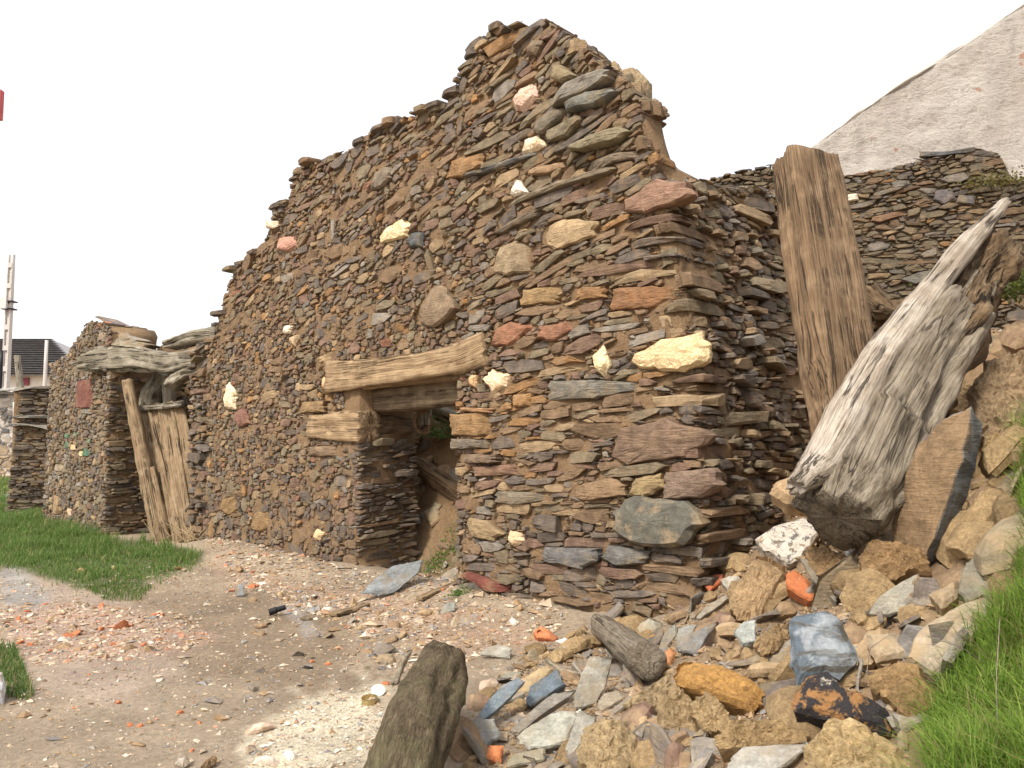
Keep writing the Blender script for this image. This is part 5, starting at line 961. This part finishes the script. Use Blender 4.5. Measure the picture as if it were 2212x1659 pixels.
while cnt < 420:
    px, py = rng.uniform(1000, 2212), rng.uniform(560, 1659)
    a_, b_ = inpoly(np.array([px]), np.array([py]), heap)[0], inpoly(np.array([px]), np.array([py]), high)[0]
    if not (a_ or b_): continue
    if rng.random() < .93 and any(abs(px - q.mean(0)[0]) < np.ptp(q[:, 0]) * .62 and abs(py - q.mean(0)[1]) < np.ptp(q[:, 1]) * .62 and inpoly(np.array([px]), np.array([py + 6]), [tuple(q.mean(0) + (v - q.mean(0)) * 1.15) for v in q])[0] for q in HP): continue
    kind = rng.choice(['slate', 'clod', 'rock'], p=[.45, .33, .22] if a_ else [.15, .5, .35]); g, m = loose(px, py, kind, min(.19, .04 + rng.exponential(.045)) * (1.3 if b_ else 1) * (1.25 if kind == 'slate' else 1)); nm, lb, cat, gp = NM[kind]
    if a_:
        wh = min(LM, key=lambda q: math.hypot(q[0][0] - px, q[0][1] - py))[1]; lb = lb.replace("among the rubble of the heap", "in the rubble near " + wh); gp = gp.replace("on the rubble heap", "near " + wh)
    if b_ and not a_:
        wh = min([((1950, 720), "behind the standing post"), ((2110, 650), "by the leaning tree's rotten top"), ((2160, 800), "below the moss at the right edge"), ((2170, 1000), "on the bank right of the tall leaning slab"), ((2120, 1220), "at the tall leaning slab's right foot")], key=lambda q: math.hypot(q[0][0] - px, q[0][1] - py))[1]
        lb = lb.replace("among the rubble of the heap", wh); gp = gp.replace("on the rubble heap", wh)
    tag(solid(nm, g, m), lb, cat, gp); cnt += 1
for x, y, w in [(350, 640, 50), (330, 652, 40), (575, 610, 50), (610, 600, 30), (540, 685, 30), (740, 540, 30), (765, 548, 22), (680, 688, 20), (480, 505, 24), (560, 965, 28), (615, 1070, 22), (665, 1075, 18), (1095, 432, 22), (1190, 415, 30), (1215, 410, 20), (1555, 780, 22), (1650, 605, 16), (850, 330, 28), (1070, 315, 22), (1200, 345, 16), (85, 570, 20), (130, 530, 20), (160, 545, 16), (215, 495, 20), (240, 720, 20), (420, 830, 10), (355, 990, 12), (855, 1010, 20), (905, 1195, 14), (945, 1060, 12), (1830, 875, 28), (1720, 690, 16), (1700, 565, 16), (1480, 770, 18), (760, 665, 22), (140, 690, 20), (95, 680, 26), (30, 600, 22), (480, 620, 26), (2090, 430, 26)]:
    px, py = RC((x, y))[0]; d = hit(px, py)[1]; g, m = loose(px, py, 'tile', w * .4557 * K * d / FPX * .8)
    near = "near the lane's left" if x < 800 else ("by the wall foot" if y < 460 else "near the mossy log" if x > 1300 else "in the middle of the bare dirt")
    tag(solid("tile_shard", g, m), "broken orange roof tile shard lying " + near, "tile shard", "tile shards " + near)
for i in range(46):
    px, py = RC((rng.uniform(900, 2150), rng.uniform(440, 900)))[0]
    if px < 520 or (px > 840 and py > 1420): continue
    kind = 'slate' if rng.random() < .55 else 'rock'; g, m = loose(px, py, kind, rng.uniform(.03, .09)); tag(solid("loose_stone" if kind == 'rock' else "slate_shard", g, m), ("loose brown stone" if kind == 'rock' else "loose grey slate shard") + " on the dirt below the doorway", "stone" if kind == 'rock' else "slate", ("brown stones" if kind == 'rock' else "slate shards") + " below the doorway")

for i in range(60):
    px, py = rng.uniform(860, 1000), rng.uniform(900, 1260); kind = rng.choice(['slate', 'rock', 'clod']); g, m = loose(px, py, kind, rng.uniform(.06, .17))
    if g['V'][:, 1].mean() < 9.3: continue
    tag(solid(dict(slate="slate_shard", rock="loose_stone", clod="earth_lump")[kind], g, m), dict(slate="grey slate shard", rock="brown stone", clod="brown earth lump")[kind] + " in the debris inside the doorway", dict(slate="slate", rock="stone", clod="clod")[kind], kind + " debris inside the doorway")
# gravel and crumbs nobody could count
def chips(P, size, col, flat=.6):
    n = len(P); T = np.array([(1, 0, 0), (0, 1, 0), (-1, 0, 0), (0, -1, 0), (.15, .1, 1), (-.1, .1, -1)], float); F = np.array([(0, 1, 4), (1, 2, 4), (2, 3, 4), (3, 0, 4), (1, 0, 5), (2, 1, 5), (3, 2, 5), (0, 3, 5)])
    sc = size[:, None, None] * np.stack([rng.uniform(.6, 1.4, n), rng.uniform(.5, 1., n), flat * rng.uniform(.4, 1.1, n)], -1)[:, None]; V = (T[None] + rng.normal(0, .22, (n, 6, 3))) * sc; th = rng.uniform(0, 2 * np.pi, n); c, s = np.cos(th)[:, None], np.sin(th)[:, None]
    x = V[..., 0] * c - V[..., 1] * s; y = V[..., 0] * s + V[..., 1] * c; V = np.stack([x, y, V[..., 2]], -1) + P[:, None]; V[..., 2] += (size * flat * .2)[:, None]
    return dict(V=V.reshape(-1, 3), t=(F[None] + 6 * np.arange(n)[:, None, None]).reshape(-1, 3), c=np.repeat(col, 6, 0))
def ground_pts(n, poly, dmin, dmax):
    out = []; tot = 0
    while tot < n:
        y = np.sqrt(rng.uniform(dmin ** 2, dmax ** 2, n * 2)); x = y * rng.uniform(-.68, .68, n * 2); z = terrain(x, y); P = np.stack([x, y, z], -1); px, py = proj(P); ok = inpoly(px, py, poly); out.append(P[ok]); tot += ok.sum()
        if ok.sum() == 0: break
    return np.concatenate(out)[:n]
GC = np.array([(.55, .45, .34), (.42, .33, .24), (.30, .28, .25), (.22, .21, .21), (.44, .22, .14), (.66, .60, .50), (.30, .20, .115)])
def gcols(n, w): return GC[rng.choice(len(GC), n, p=np.array(w) / np.sum(w))] * rng.uniform(.75, 1.2, (n, 1))
lane = [(-80, 1230), (100, 1260), (440, 1200), (700, 1250), (1000, 1290), (1300, 1370), (1010, 1480), (980, 1700), (-80, 1700)]
P = ground_pts(9000, lane, 3.2, 13); g1 = chips(P, rng.exponential(.006, len(P)) + .004, gcols(len(P), (3, 4, 2.5, 1.5, .7, .6, 4)))
toe = [(430, 1150), (660, 1200), (800, 1240), (1000, 1230), (1280, 1340), (1000, 1430), (840, 1460), (740, 1350), (520, 1270)]
P = ground_pts(6500, toe, 4, 13); g2 = chips(P, rng.exponential(.011, len(P)) + .006, gcols(len(P), (3, 4, 2, 2, .9, .8, 6)))
redz = [(-60, 1310), (170, 1300), (420, 1330), (470, 1390), (300, 1425), (60, 1440), (-60, 1430)]
P = ground_pts(2600, redz, 4, 11); g3 = chips(P, rng.exponential(.009, len(P)) + .005, gcols(len(P), (4, 4, 1, .6, 2.2, .8, 4)))
ash = [(700, 1500), (800, 1480), (830, 1530), (780, 1690), (520, 1700), (560, 1570)]
P = ground_pts(1500, ash, 3.2, 7); g4 = chips(P, rng.exponential(.0045, len(P)) + .003, gcols(len(P), (3, 1, 2, 2.5, .2, 9, 1)))
tag(solid("gravel", join([g1, g2, g3, g4]), M['rubble'], origin=np.zeros(3)), kind="stuff", label="gravel and small rubble strewn over the dirt lane")
P = np.concatenate([ground_pts(9000, heap, 2.2, 8), ground_pts(2000, high, 4, 12)]); g5 = chips(P, rng.exponential(.008, len(P)) + .005, gcols(len(P), (.4, 1.6, .8, 1.2, .15, .05, 9)) * .8, .8)
tag(solid("rubble_crumbs", g5, M['rubble'], origin=np.zeros(3)), kind="stuff", label="crumbled earth and stone chips over the heap")

# ------------------------------------------------------------------ small litter
def lathe(c, ax, prof, R=20, sx=1.0, sy=1.0):
    ax = np.array(ax, float); ax /= np.linalg.norm(ax); u = np.cross(ax, (1, 0, 0) if abs(ax[0]) < .9 else (0, 1, 0)); u /= np.linalg.norm(u); v = np.cross(ax, u); th = np.arange(R) * 2 * np.pi / R
    V = np.concatenate([c + h * ax + r * (sx * np.cos(th)[:, None] * u + sy * np.sin(th)[:, None] * v) for h, r in prof]); i0 = np.arange(R); i1 = (i0 + 1) % R
    return dict(V=V, q=np.concatenate([np.stack([j * R + i0, j * R + i1, (j + 1) * R + i1, (j + 1) * R + i0], -1) for j in range(len(prof) - 1)]), t=None)
M['tin'] = flat("tarnished_tin", (.55, .45, .24), .35, .9, .3); M['tin_in'] = flat("pale_tin", (.75, .72, .64), .4, .6, .15); M['black'] = flat("black_plastic", (.012, .012, .014), .45)
c = hit(798, 1518); can = tag(solid("food_tin", lathe(c, (0, 0, 1), [(0, .001), (0, .048), (.03, .05), (.033, .052), (.033, .046), (.006, .044), (.006, .001)], sx=1.35), M['tin'], smooth=False), "empty open oval food tin beside the mossy log", "tin")
c2 = hit(816, 1500); tag(solid("food_tin", lathe(c2 + np.array([0, 0, .005]), (.1, -.45, .8), [(0, .001), (0, .045), (.028, .046), (.031, .048), (.031, .001)], sx=1.1), M['tin_in']), "round food tin tilted up showing its pale lid", "tin")
c = hit(592, 1330); tag(solid("bottle_neck", lathe(c + np.array([-.05, 0, .03]), (.9, .35, .25), [(0, .001), (0, .03), (.07, .032), (.08, .025), (.16, .024), (.16, .018), (.1, .018)]), M['black']), "black plastic tube lying on the dirt before the doorway", "tube")
for i, (a, b, w, lb) in enumerate([((905, 1300), (1005, 1258), .07, "narrow weathered board lying in the doorway"), ((720, 1335), (790, 1312), .10, "short rotten board half buried below the doorway")]):
    a3, b3 = hit(*a) + UP * .03, hit(*b) + UP * .03; beam("board", timber([a3, b3], [(w, .03), (w, .03)], ex=6, nz=.006, sd=90 + i), M['w_plank'], None, lb, "board")

# ------------------------------------------------------------------ grass and weeds
def grass(P, h, w, bend, c0, c1, nrm=None):
    n = len(P); th = rng.uniform(0, 2 * np.pi, n); d = np.stack([np.cos(th), np.sin(th), 0 * th], -1); sd = np.stack([-np.sin(th), np.cos(th), 0 * th], -1); lean_ = rng.uniform(.1, 1., n) * bend
    L = []
    for t, ws in ((0, 1.0), (.4, .85), (.75, .55)):
        cpt = P + UP * (h * t * (1 - .25 * lean_ * t))[:, None] + d * (h * lean_ * t * t)[:, None]; L += [cpt - sd * (w * ws / 2)[:, None], cpt + sd * (w * ws / 2)[:, None]]
    L.append(P + UP * (h * (1 - .3 * lean_))[:, None] + d * (h * lean_)[:, None]); V = np.stack(L, 1).reshape(-1, 3); k = 7 * np.arange(n)[:, None, None]
    q = (np.array([(0, 1, 3, 2), (2, 3, 5, 4)])[None] + k).reshape(-1, 4); t_ = (np.array([(4, 5, 6)])[None] + k).reshape(-1, 3)
    f = rng.random((n, 1)); c = np.array(c0) * (1 - f) + np.array(c1) * f; dry = rng.random(n) < .11; c[dry] = np.array((.38, .32, .15)) * rng.uniform(.7, 1.1, (dry.sum(), 1))
    return dict(V=V, q=q, t=t_, c=np.repeat(c * rng.uniform(.75, 1.2, (n, 1)), 7, 0))
verge_poly = [(-80, 1060), (70, 1082), (230, 1165), (335, 1180), (440, 1195), (420, 1222), (300, 1258), (150, 1272), (80, 1245), (-80, 1185)]
P = ground_pts(52000, [(-80, 1050), (70, 1074), (230, 1160), (335, 1175), (470, 1195), (440, 1245), (300, 1290), (130, 1300), (60, 1270), (-80, 1215)], 8, 24); px, py = proj(P); P = P[rng.random(len(P)) < softpoly(px, py, verge_poly, 16, 22, 8) ** 1.6 + .03]; n = len(P)
near = sstep(1235, 1160, proj(P)[1]); ga = grass(P, (rng.uniform(.04, .12, n) + .11 * near * rng.random(n)) * (1 + .7 * fbm(P * [1.6, 1.6, 0], 2, 91)), rng.uniform(.006, .011, n), 1.0, (.075, .16, .035), (.19, .29, .07))
extra = []
for poly, n in (([(180, 1272), (240, 1258), (330, 1268), (300, 1300), (230, 1300)], 1200), ([(-40, 1400), (30, 1395), (75, 1500), (60, 1515), (-40, 1500)], 1800), ([(440, 1232), (480, 1240), (470, 1252), (430, 1248)], 250), ([(-40, 1330), (10, 1330), (14, 1345), (-40, 1350)], 200)):
    p = ground_pts(n, poly, 3, 14); extra.append(grass(p, rng.uniform(.03, .09, len(p)), rng.uniform(.004, .008, len(p)), 1.0, (.06, .13, .025), (.15, .23, .06)))
tag(solid("grass", join([ga] + extra), M['leaf'], origin=np.zeros(3)), kind="stuff", label="green grass verge along the foot of the ruined wall")
P = ground_pts(2500, [(-80, 1038), (75, 1038), (60, 1062), (-80, 1075)], 20, 45); tag(solid("grass", grass(P, rng.uniform(.1, .25, len(P)), rng.uniform(.03, .06, len(P)), .8, (.10, .17, .04), (.22, .28, .08)), M['leaf'], origin=np.zeros(3)), kind="stuff", label="far strip of grass below the whitewashed barn")
bankp = [(2010, 1690), (1992, 1610), (2050, 1480), (2075, 1400), (2130, 1360), (2180, 1290), (2215, 1150), (2195, 1060), (2188, 930), (2300, 850), (4200, 850), (4200, 3200), (2010, 3200)]
y = rng.uniform(1.2, 4.3, 170000); x = rng.uniform(.9, 3.6, 170000); P = np.stack([x, y, terrain(x, y)], -1); px, py = proj(P); tuft = fbm(np.stack([x * 4, y * 4, 0 * x], -1), 2, 44)
k = inpoly(px, py, bankp) & (tuft > -.9); P = P[k][:52000]; n = len(P)
tag(solid("grass_tuft", grass(P, rng.uniform(.05, .18, n) * (1 + .6 * np.clip(tuft[k][:52000], 0, 1)), rng.uniform(.003, .0065, n), 1.4, (.12, .24, .03), (.32, .44, .09)), M['leaf'], origin=np.zeros(3)), kind="stuff", label="bright green grass tufts on the turf bank at the right edge")
def weed(name, label, cx, cy, r, n, hgt, c0, c1, depth=None, ls=.03):
    c = hit(cx, cy) if depth is None else at(cx, cy, depth); P = c + np.stack([rng.normal(0, r, n), rng.normal(0, r * .7, n), np.abs(rng.normal(0, hgt, n))], -1)
    if depth is None: P[:, 2] = terrain(P[:, 0], P[:, 1]) + np.abs(rng.normal(0, hgt, n))
    D = rng.normal(0, 1, (n, 3)); D /= np.linalg.norm(D, axis=1)[:, None]; S = np.cross(D, rng.normal(0, 1, (n, 3))); S /= np.linalg.norm(S, axis=1)[:, None]; l = rng.uniform(.6, 1.3, n)[:, None] * ls
    V = np.stack([P, P + D * l * .5 + S * l * .28, P + D * l, P + D * l * .5 - S * l * .28], 1).reshape(-1, 3); f = rng.random((n, 1)); col = np.array(c0) * (1 - f) + np.array(c1) * f
    tag(solid(name, dict(V=V, q=np.arange(4 * n).reshape(-1, 4), t=None, c=np.repeat(col, 4, 0)), M['leaf']), label, "plant", kind="stuff")
weed("weed", "clump of small green weeds growing on the doorway floor", 955, 1212, .16, 700, .06, (.06, .15, .02), (.16, .28, .05))
weed("weed", "green creeper on the debris behind the doorway", 942, 945, .14, 420, .12, (.05, .13, .03), (.14, .24, .06), 10.9, .035)
weed("weed", "low green weeds at the foot of the right door pier", 990, 1285, .05, 160, .03, (.07, .14, .03), (.16, .24, .06))
weed("moss_clump", "dark green moss on the rubble at the upper right edge", 2185, 640, .22, 1400, .12, (.05, .075, .015), (.13, .15, .035), 6.6, .04)
weed("moss_clump", "olive moss along the slate wall top at the right edge", 2160, 400, .25, 700, .05, (.10, .095, .02), (.19, .16, .05), 9.7, .04)
tw = []
for i in range(26):
    a3 = gat(rng.uniform(330, 450), rng.uniform(1150, 1185), -rng.uniform(.1, .5)); b3 = a3 + np.array([rng.normal(0, .3), rng.normal(0, .2), rng.uniform(.05, .45)]); t_ = timber([a3, (a3 + b3) / 2 + rng.normal(0, .05, 3), b3], [(.012, .012), (.009, .009), (.004, .004)], M_=8, K_=5, ex=2, nz=.001, sd=i); t_['c'] = np.array([.36, .27, .15]); tw.append(t_)
tag(solid("dry_twigs", join(tw), M['rubble'], origin=np.zeros(3)), "tangle of dry twigs at the foot of the plank door", "twigs", kind="stuff")
for i, (a, b, c_, dd) in enumerate([((1872, 1455), (1880, 1400), (1930, 1365), 3.35), ((2005, 1375), (2070, 1395), (2130, 1432), 3.0), ((2155, 1590), (2152, 1460), (2160, 1335), 2.6)]):
    g = timber([at(*a, dd), at(*b, dd), at(*c_, dd)], [(.004, .004), (.004, .004), (.002, .002)], M_=14, K_=5, ex=2, nz=.0, sd=i); tag(solid("dry_straw", g, M['w_pale']), ["bent dry straw in front of the bluish block", "dry straw lying across the large smooth slab", "upright dry stalk in the bright grass tuft"][i], "straw")

# ------------------------------------------------------------------ across the lane: barn, house, poles, lamp
M['conc'] = flat("concrete", (.52, .48, .45), .9, 0, .15, 12); M['roof'] = flat("grey_tiles", (.30, .29, .29), .8, 0, .3, 3); M['render'] = flat("cream_render", (.62, .57, .50), .9, 0, .1, 2); M['shut'] = flat("dark_red_shutter", (.20, .05, .06), .6); M['lamp'] = flat("green_lamp_paint", (.03, .10, .11), .5); M['redp'] = flat("faded_red_paint", (.60, .13, .13), .6); M['pvc'] = flat("grey_pipe", (.55, .52, .50), .6)
def box(x0, x1, y0, y1, z0, z1):
    V = np.array([(x, y, z) for z in (z0, z1) for y in (y0, y1) for x in (x0, x1)], float); return dict(V=V, q=np.array([(0, 2, 3, 1), (4, 5, 7, 6), (0, 1, 5, 4), (2, 6, 7, 3), (0, 4, 6, 2), (1, 3, 7, 5)]), t=None)
barn = empty("whitewashed_barn", (-21, 30, .3), "low barn of whitewashed rough stone with slate eaves across the lane", "barn")
BA = np.array([.96, .28, 0]); BN = np.array([.28, -.96, 0]); B0w = Wall(np.array([-27.5, 28.2, 0]), BA, BN); bz = lambda s: 3.95 - .035 * s
bl_ = 9.6
M['white_mortar'] = earth("whitewash", (.62, .58, .52), (.42, .36, .30), (.74, .71, .66), .5)
barnw = solid("wall", wall_block(B0w.P0, BA, BN, 0, bl_, zero, bz, 3.0, step=.15, rows=26), M['white_mortar'], barn, smooth=True)
bs = []
for c, rad, an in pack(bl_, 4.0, lambda X, Z: (Z < bz(X) - .05) & (X > 4.5), lambda x, z: (.16 * math.exp(rng.normal(0, .3)), .10 * math.exp(rng.normal(0, .25)), rng.normal(0, .2)), cell=.03, scales=((1.3, 60), (1., 500), (.7, 600))):
    bs.append(B0w.stone(c, rad, an, depth=.1, p=rng.uniform(0, .05), bevel=.02, col=(np.array((.55, .52, .48)) if rng.random() < .6 else PALN['slate'] * 1.6) * rng.uniform(.7, 1.1) if c[1] > 1.6 else np.array((.42, .33, .23)) * rng.uniform(.7, 1.2), rough=.008))
put_stones(bs, barnw, M['rubble'], 120)
for i in range(26):
    s_ = 5.5 + i * .17; an = np.arange(8) * np.pi / 4 + .4; rd = np.full(8, .22) * (1 + rng.normal(0, .15, 8)); solid("roof_slate", lump(B0w.P0 + BA * s_ + BN * rng.uniform(.05, .2) + UP * (bz(s_) + .06 + rng.uniform(0, .08)), BA, -BN, UP, rd, an, depth=.03, p=.03, bevel=.01, tilt=(0, rng.uniform(.2, .4)), col=PALN['grey'] * rng.uniform(.9, 1.8), rough=.01), M['slate'], barn)
V = np.array([B0w.P0 + BA * s + BN * n_ + UP * z_ for s, n_, z_ in ((0, .2, 3.98), (bl_ + .1, .2, 3.66), (bl_ + .1, -3.2, 3.72), (0, -3.2, 4.02), (0, .2, 3.90), (bl_ + .1, .2, 3.58), (bl_ + .1, -3.2, 3.64), (0, -3.2, 3.94))])
solid("roof", dict(V=V, q=np.array([(0, 1, 2, 3), (7, 6, 5, 4), (0, 4, 5, 1), (1, 5, 6, 2), (2, 6, 7, 3), (3, 7, 4, 0)]), t=None), M['roof'], barn)
a3 = on_plane(33, 1042, B0w.P0 + BN * .12, BN); b3 = on_plane(31, 868, B0w.P0 + BN * .12, BN); beam("drain_pipe", timber([a3, b3], [(.11, .11), (.11, .11)], ex=2, nz=0, M_=6, K_=10), M['pvc'], barn)
hs_ = empty("village_house", (-33, 52, .3), "distant cream house with grey tiled roof and red shutter", "house")
hx0, hx1, hy0, hy1, he = -46.0, -27.6, 51, 62, at(60, 812, 51)[2]
solid("wall", box(hx0, hx1, hy0, hy1, -.2, he), M['render'], hs_)
rz = at(38, 770, 56)[2] + 1.0; V = np.array([(hx0 - .6, hy0 - .6, he), (hx1 + .6, hy0 - .6, he), (hx1 + .6, hy1 + .6, he), (hx0 - .6, hy1 + .6, he), (hx0 + 5, 56.5, rz + .3), (hx1 - 5.2, 56.5, rz + .3)])
solid("roof", dict(V=V, q=np.array([(0, 1, 5, 4), (2, 3, 4, 5), (3, 2, 1, 0)]), t=np.array([(1, 2, 5), (3, 0, 4)])), M['roof'], hs_)
for i in range(16):        # tile courses on the roof slope
    f = (i + .5) / 16; a3 = V[0] * (1 - f) + V[4] * f; b3 = V[1] * (1 - f) + V[5] * f; beam("tile_course", timber([a3 + UP * .06, b3 + UP * .06], [(.6, .03), (.6, .03)], ex=3, nz=.0, M_=40, K_=6), M['roof'], hs_)
p0, p1 = at(46, 816, 50.9), at(62, 832, 50.9); w_ = solid("shutter", box(p0[0], p1[0], 50.86, 50.97, p1[2], p0[2]), M['shut'], hs_)
beam("down_pipe", timber([np.array([hx1 - .25, 50.85, .2]), np.array([hx1 - .25, 50.85, he])], [(.16, .16)] * 2, ex=2, nz=0, M_=4, K_=8), M['shut'], hs_)
pole = empty("concrete_pole", (at(18, 900, 36)[0], 36, .2), "tall concrete utility pole with recessed panels behind the barn", "pole")
zt_ = at(18, 550, 36)[2]; px_ = at(18, 700, 36)[0]
for sx_ in (-1, 1): beam("flange", timber([np.array([px_ + sx_ * .13, 36, 0]), np.array([px_ + sx_ * .095, 36, zt_])], [(.09, .30), (.06, .2)], ex=8, nz=0, M_=12, K_=12), M['conc'], pole)
beam("web", timber([np.array([px_, 36.02, 0]), np.array([px_, 36.02, zt_])], [(.20, .16), (.14, .10)], ex=8, nz=0, M_=12, K_=12), M['conc'], pole)
for zc in np.arange(1.2, zt_, .95): solid("rung_panel", box(px_ - .10, px_ + .10, 35.88, 36.0, zc, zc + .22), M['conc'], pole)
q3 = at(10, 655, 35.8); solid("junction_box", box(q3[0] - .16, q3[0] + .12, 35.7, 35.86, q3[2] - .25, q3[2] + .25), M['pvc'], pole)
for zz0 in (at(18, 652, 36)[2], at(18, 668, 36)[2]): solid("clamp", box(px_ - .24, px_ + .26, 35.8, 36.2, zz0 - .03, zz0 + .03), M['black'], pole)
b3 = at(101, 735, 42); beam("slim_pole", timber([np.array([b3[0], 42, 0]), b3], [(.22, .22), (.16, .16)], ex=2.2, nz=0, M_=6, K_=10), M['conc'], None, "slim distant concrete pole right of the cream house", "pole")
b3 = at(37, 768, 33); c3 = at(46, 860, 33); beam("wooden_pole", timber([c3 + (c3 - b3) * .6, b3], [(.28, .28), (.24, .24)], ex=2.2, nz=.01, M_=10, K_=10), M['w_grey'], None, "short leaning wooden pole in front of the cream house", "pole")
b3 = at(4, 757, 33); beam("wooden_pole", timber([np.array([b3[0], 33, .2]), b3], [(.16, .16), (.14, .14)], ex=2.2, nz=.01, M_=10, K_=10), M['black'], None, "thin dark pole left of the concrete utility pole", "pole")
lc = at(286, 728, 24); lampo = empty("street_lamp", (lc[0], 24, .3), "dark green lantern top of a street lamp peeking over the left ruin", "street lamp")
top = at(286, 704, 24)[2]; beam("post", timber([np.array([lc[0], 24, .2]), np.array([lc[0], 24, lc[2] - .3])], [(.14, .14), (.1, .1)], ex=2, nz=0, M_=6, K_=10), M['lamp'], lampo)
solid("lantern_cap", lathe(np.array([lc[0], 24, lc[2] - .35]), (0, 0, 1), [(0, .02), (0, .36), (.08, .36), (.20, .30), (.38, .16), (.50, .12), (.52, .05), (.62, .05), (.64, .08), (.70, .01)]), M['lamp'], lampo, smooth=False)
solid("lantern_glass", lathe(np.array([lc[0], 24, lc[2] - 1.0]), (0, 0, 1), [(0, .12), (.02, .18), (.64, .3), (.65, .05)]), M['tin_in'], lampo)
c3 = at(0, 226, 6.0); sg = empty("road_sign", (c3[0] - .28, 6.0, 0), "faded red sign just showing at the upper left edge", "sign")
solid("panel", box(c3[0] - .55, c3[0] + .010, 5.98, 6.03, at(0, 258, 6)[2], at(0, 195, 6)[2]), M['redp'], sg)
beam("post", timber([np.array([c3[0] - .28, 6.06, -.1]), np.array([c3[0] - .28, 6.06, at(0, 200, 6)[2]])], [(.06, .06)] * 2, ex=2, nz=0, M_=4, K_=10), M['pvc'], sg)
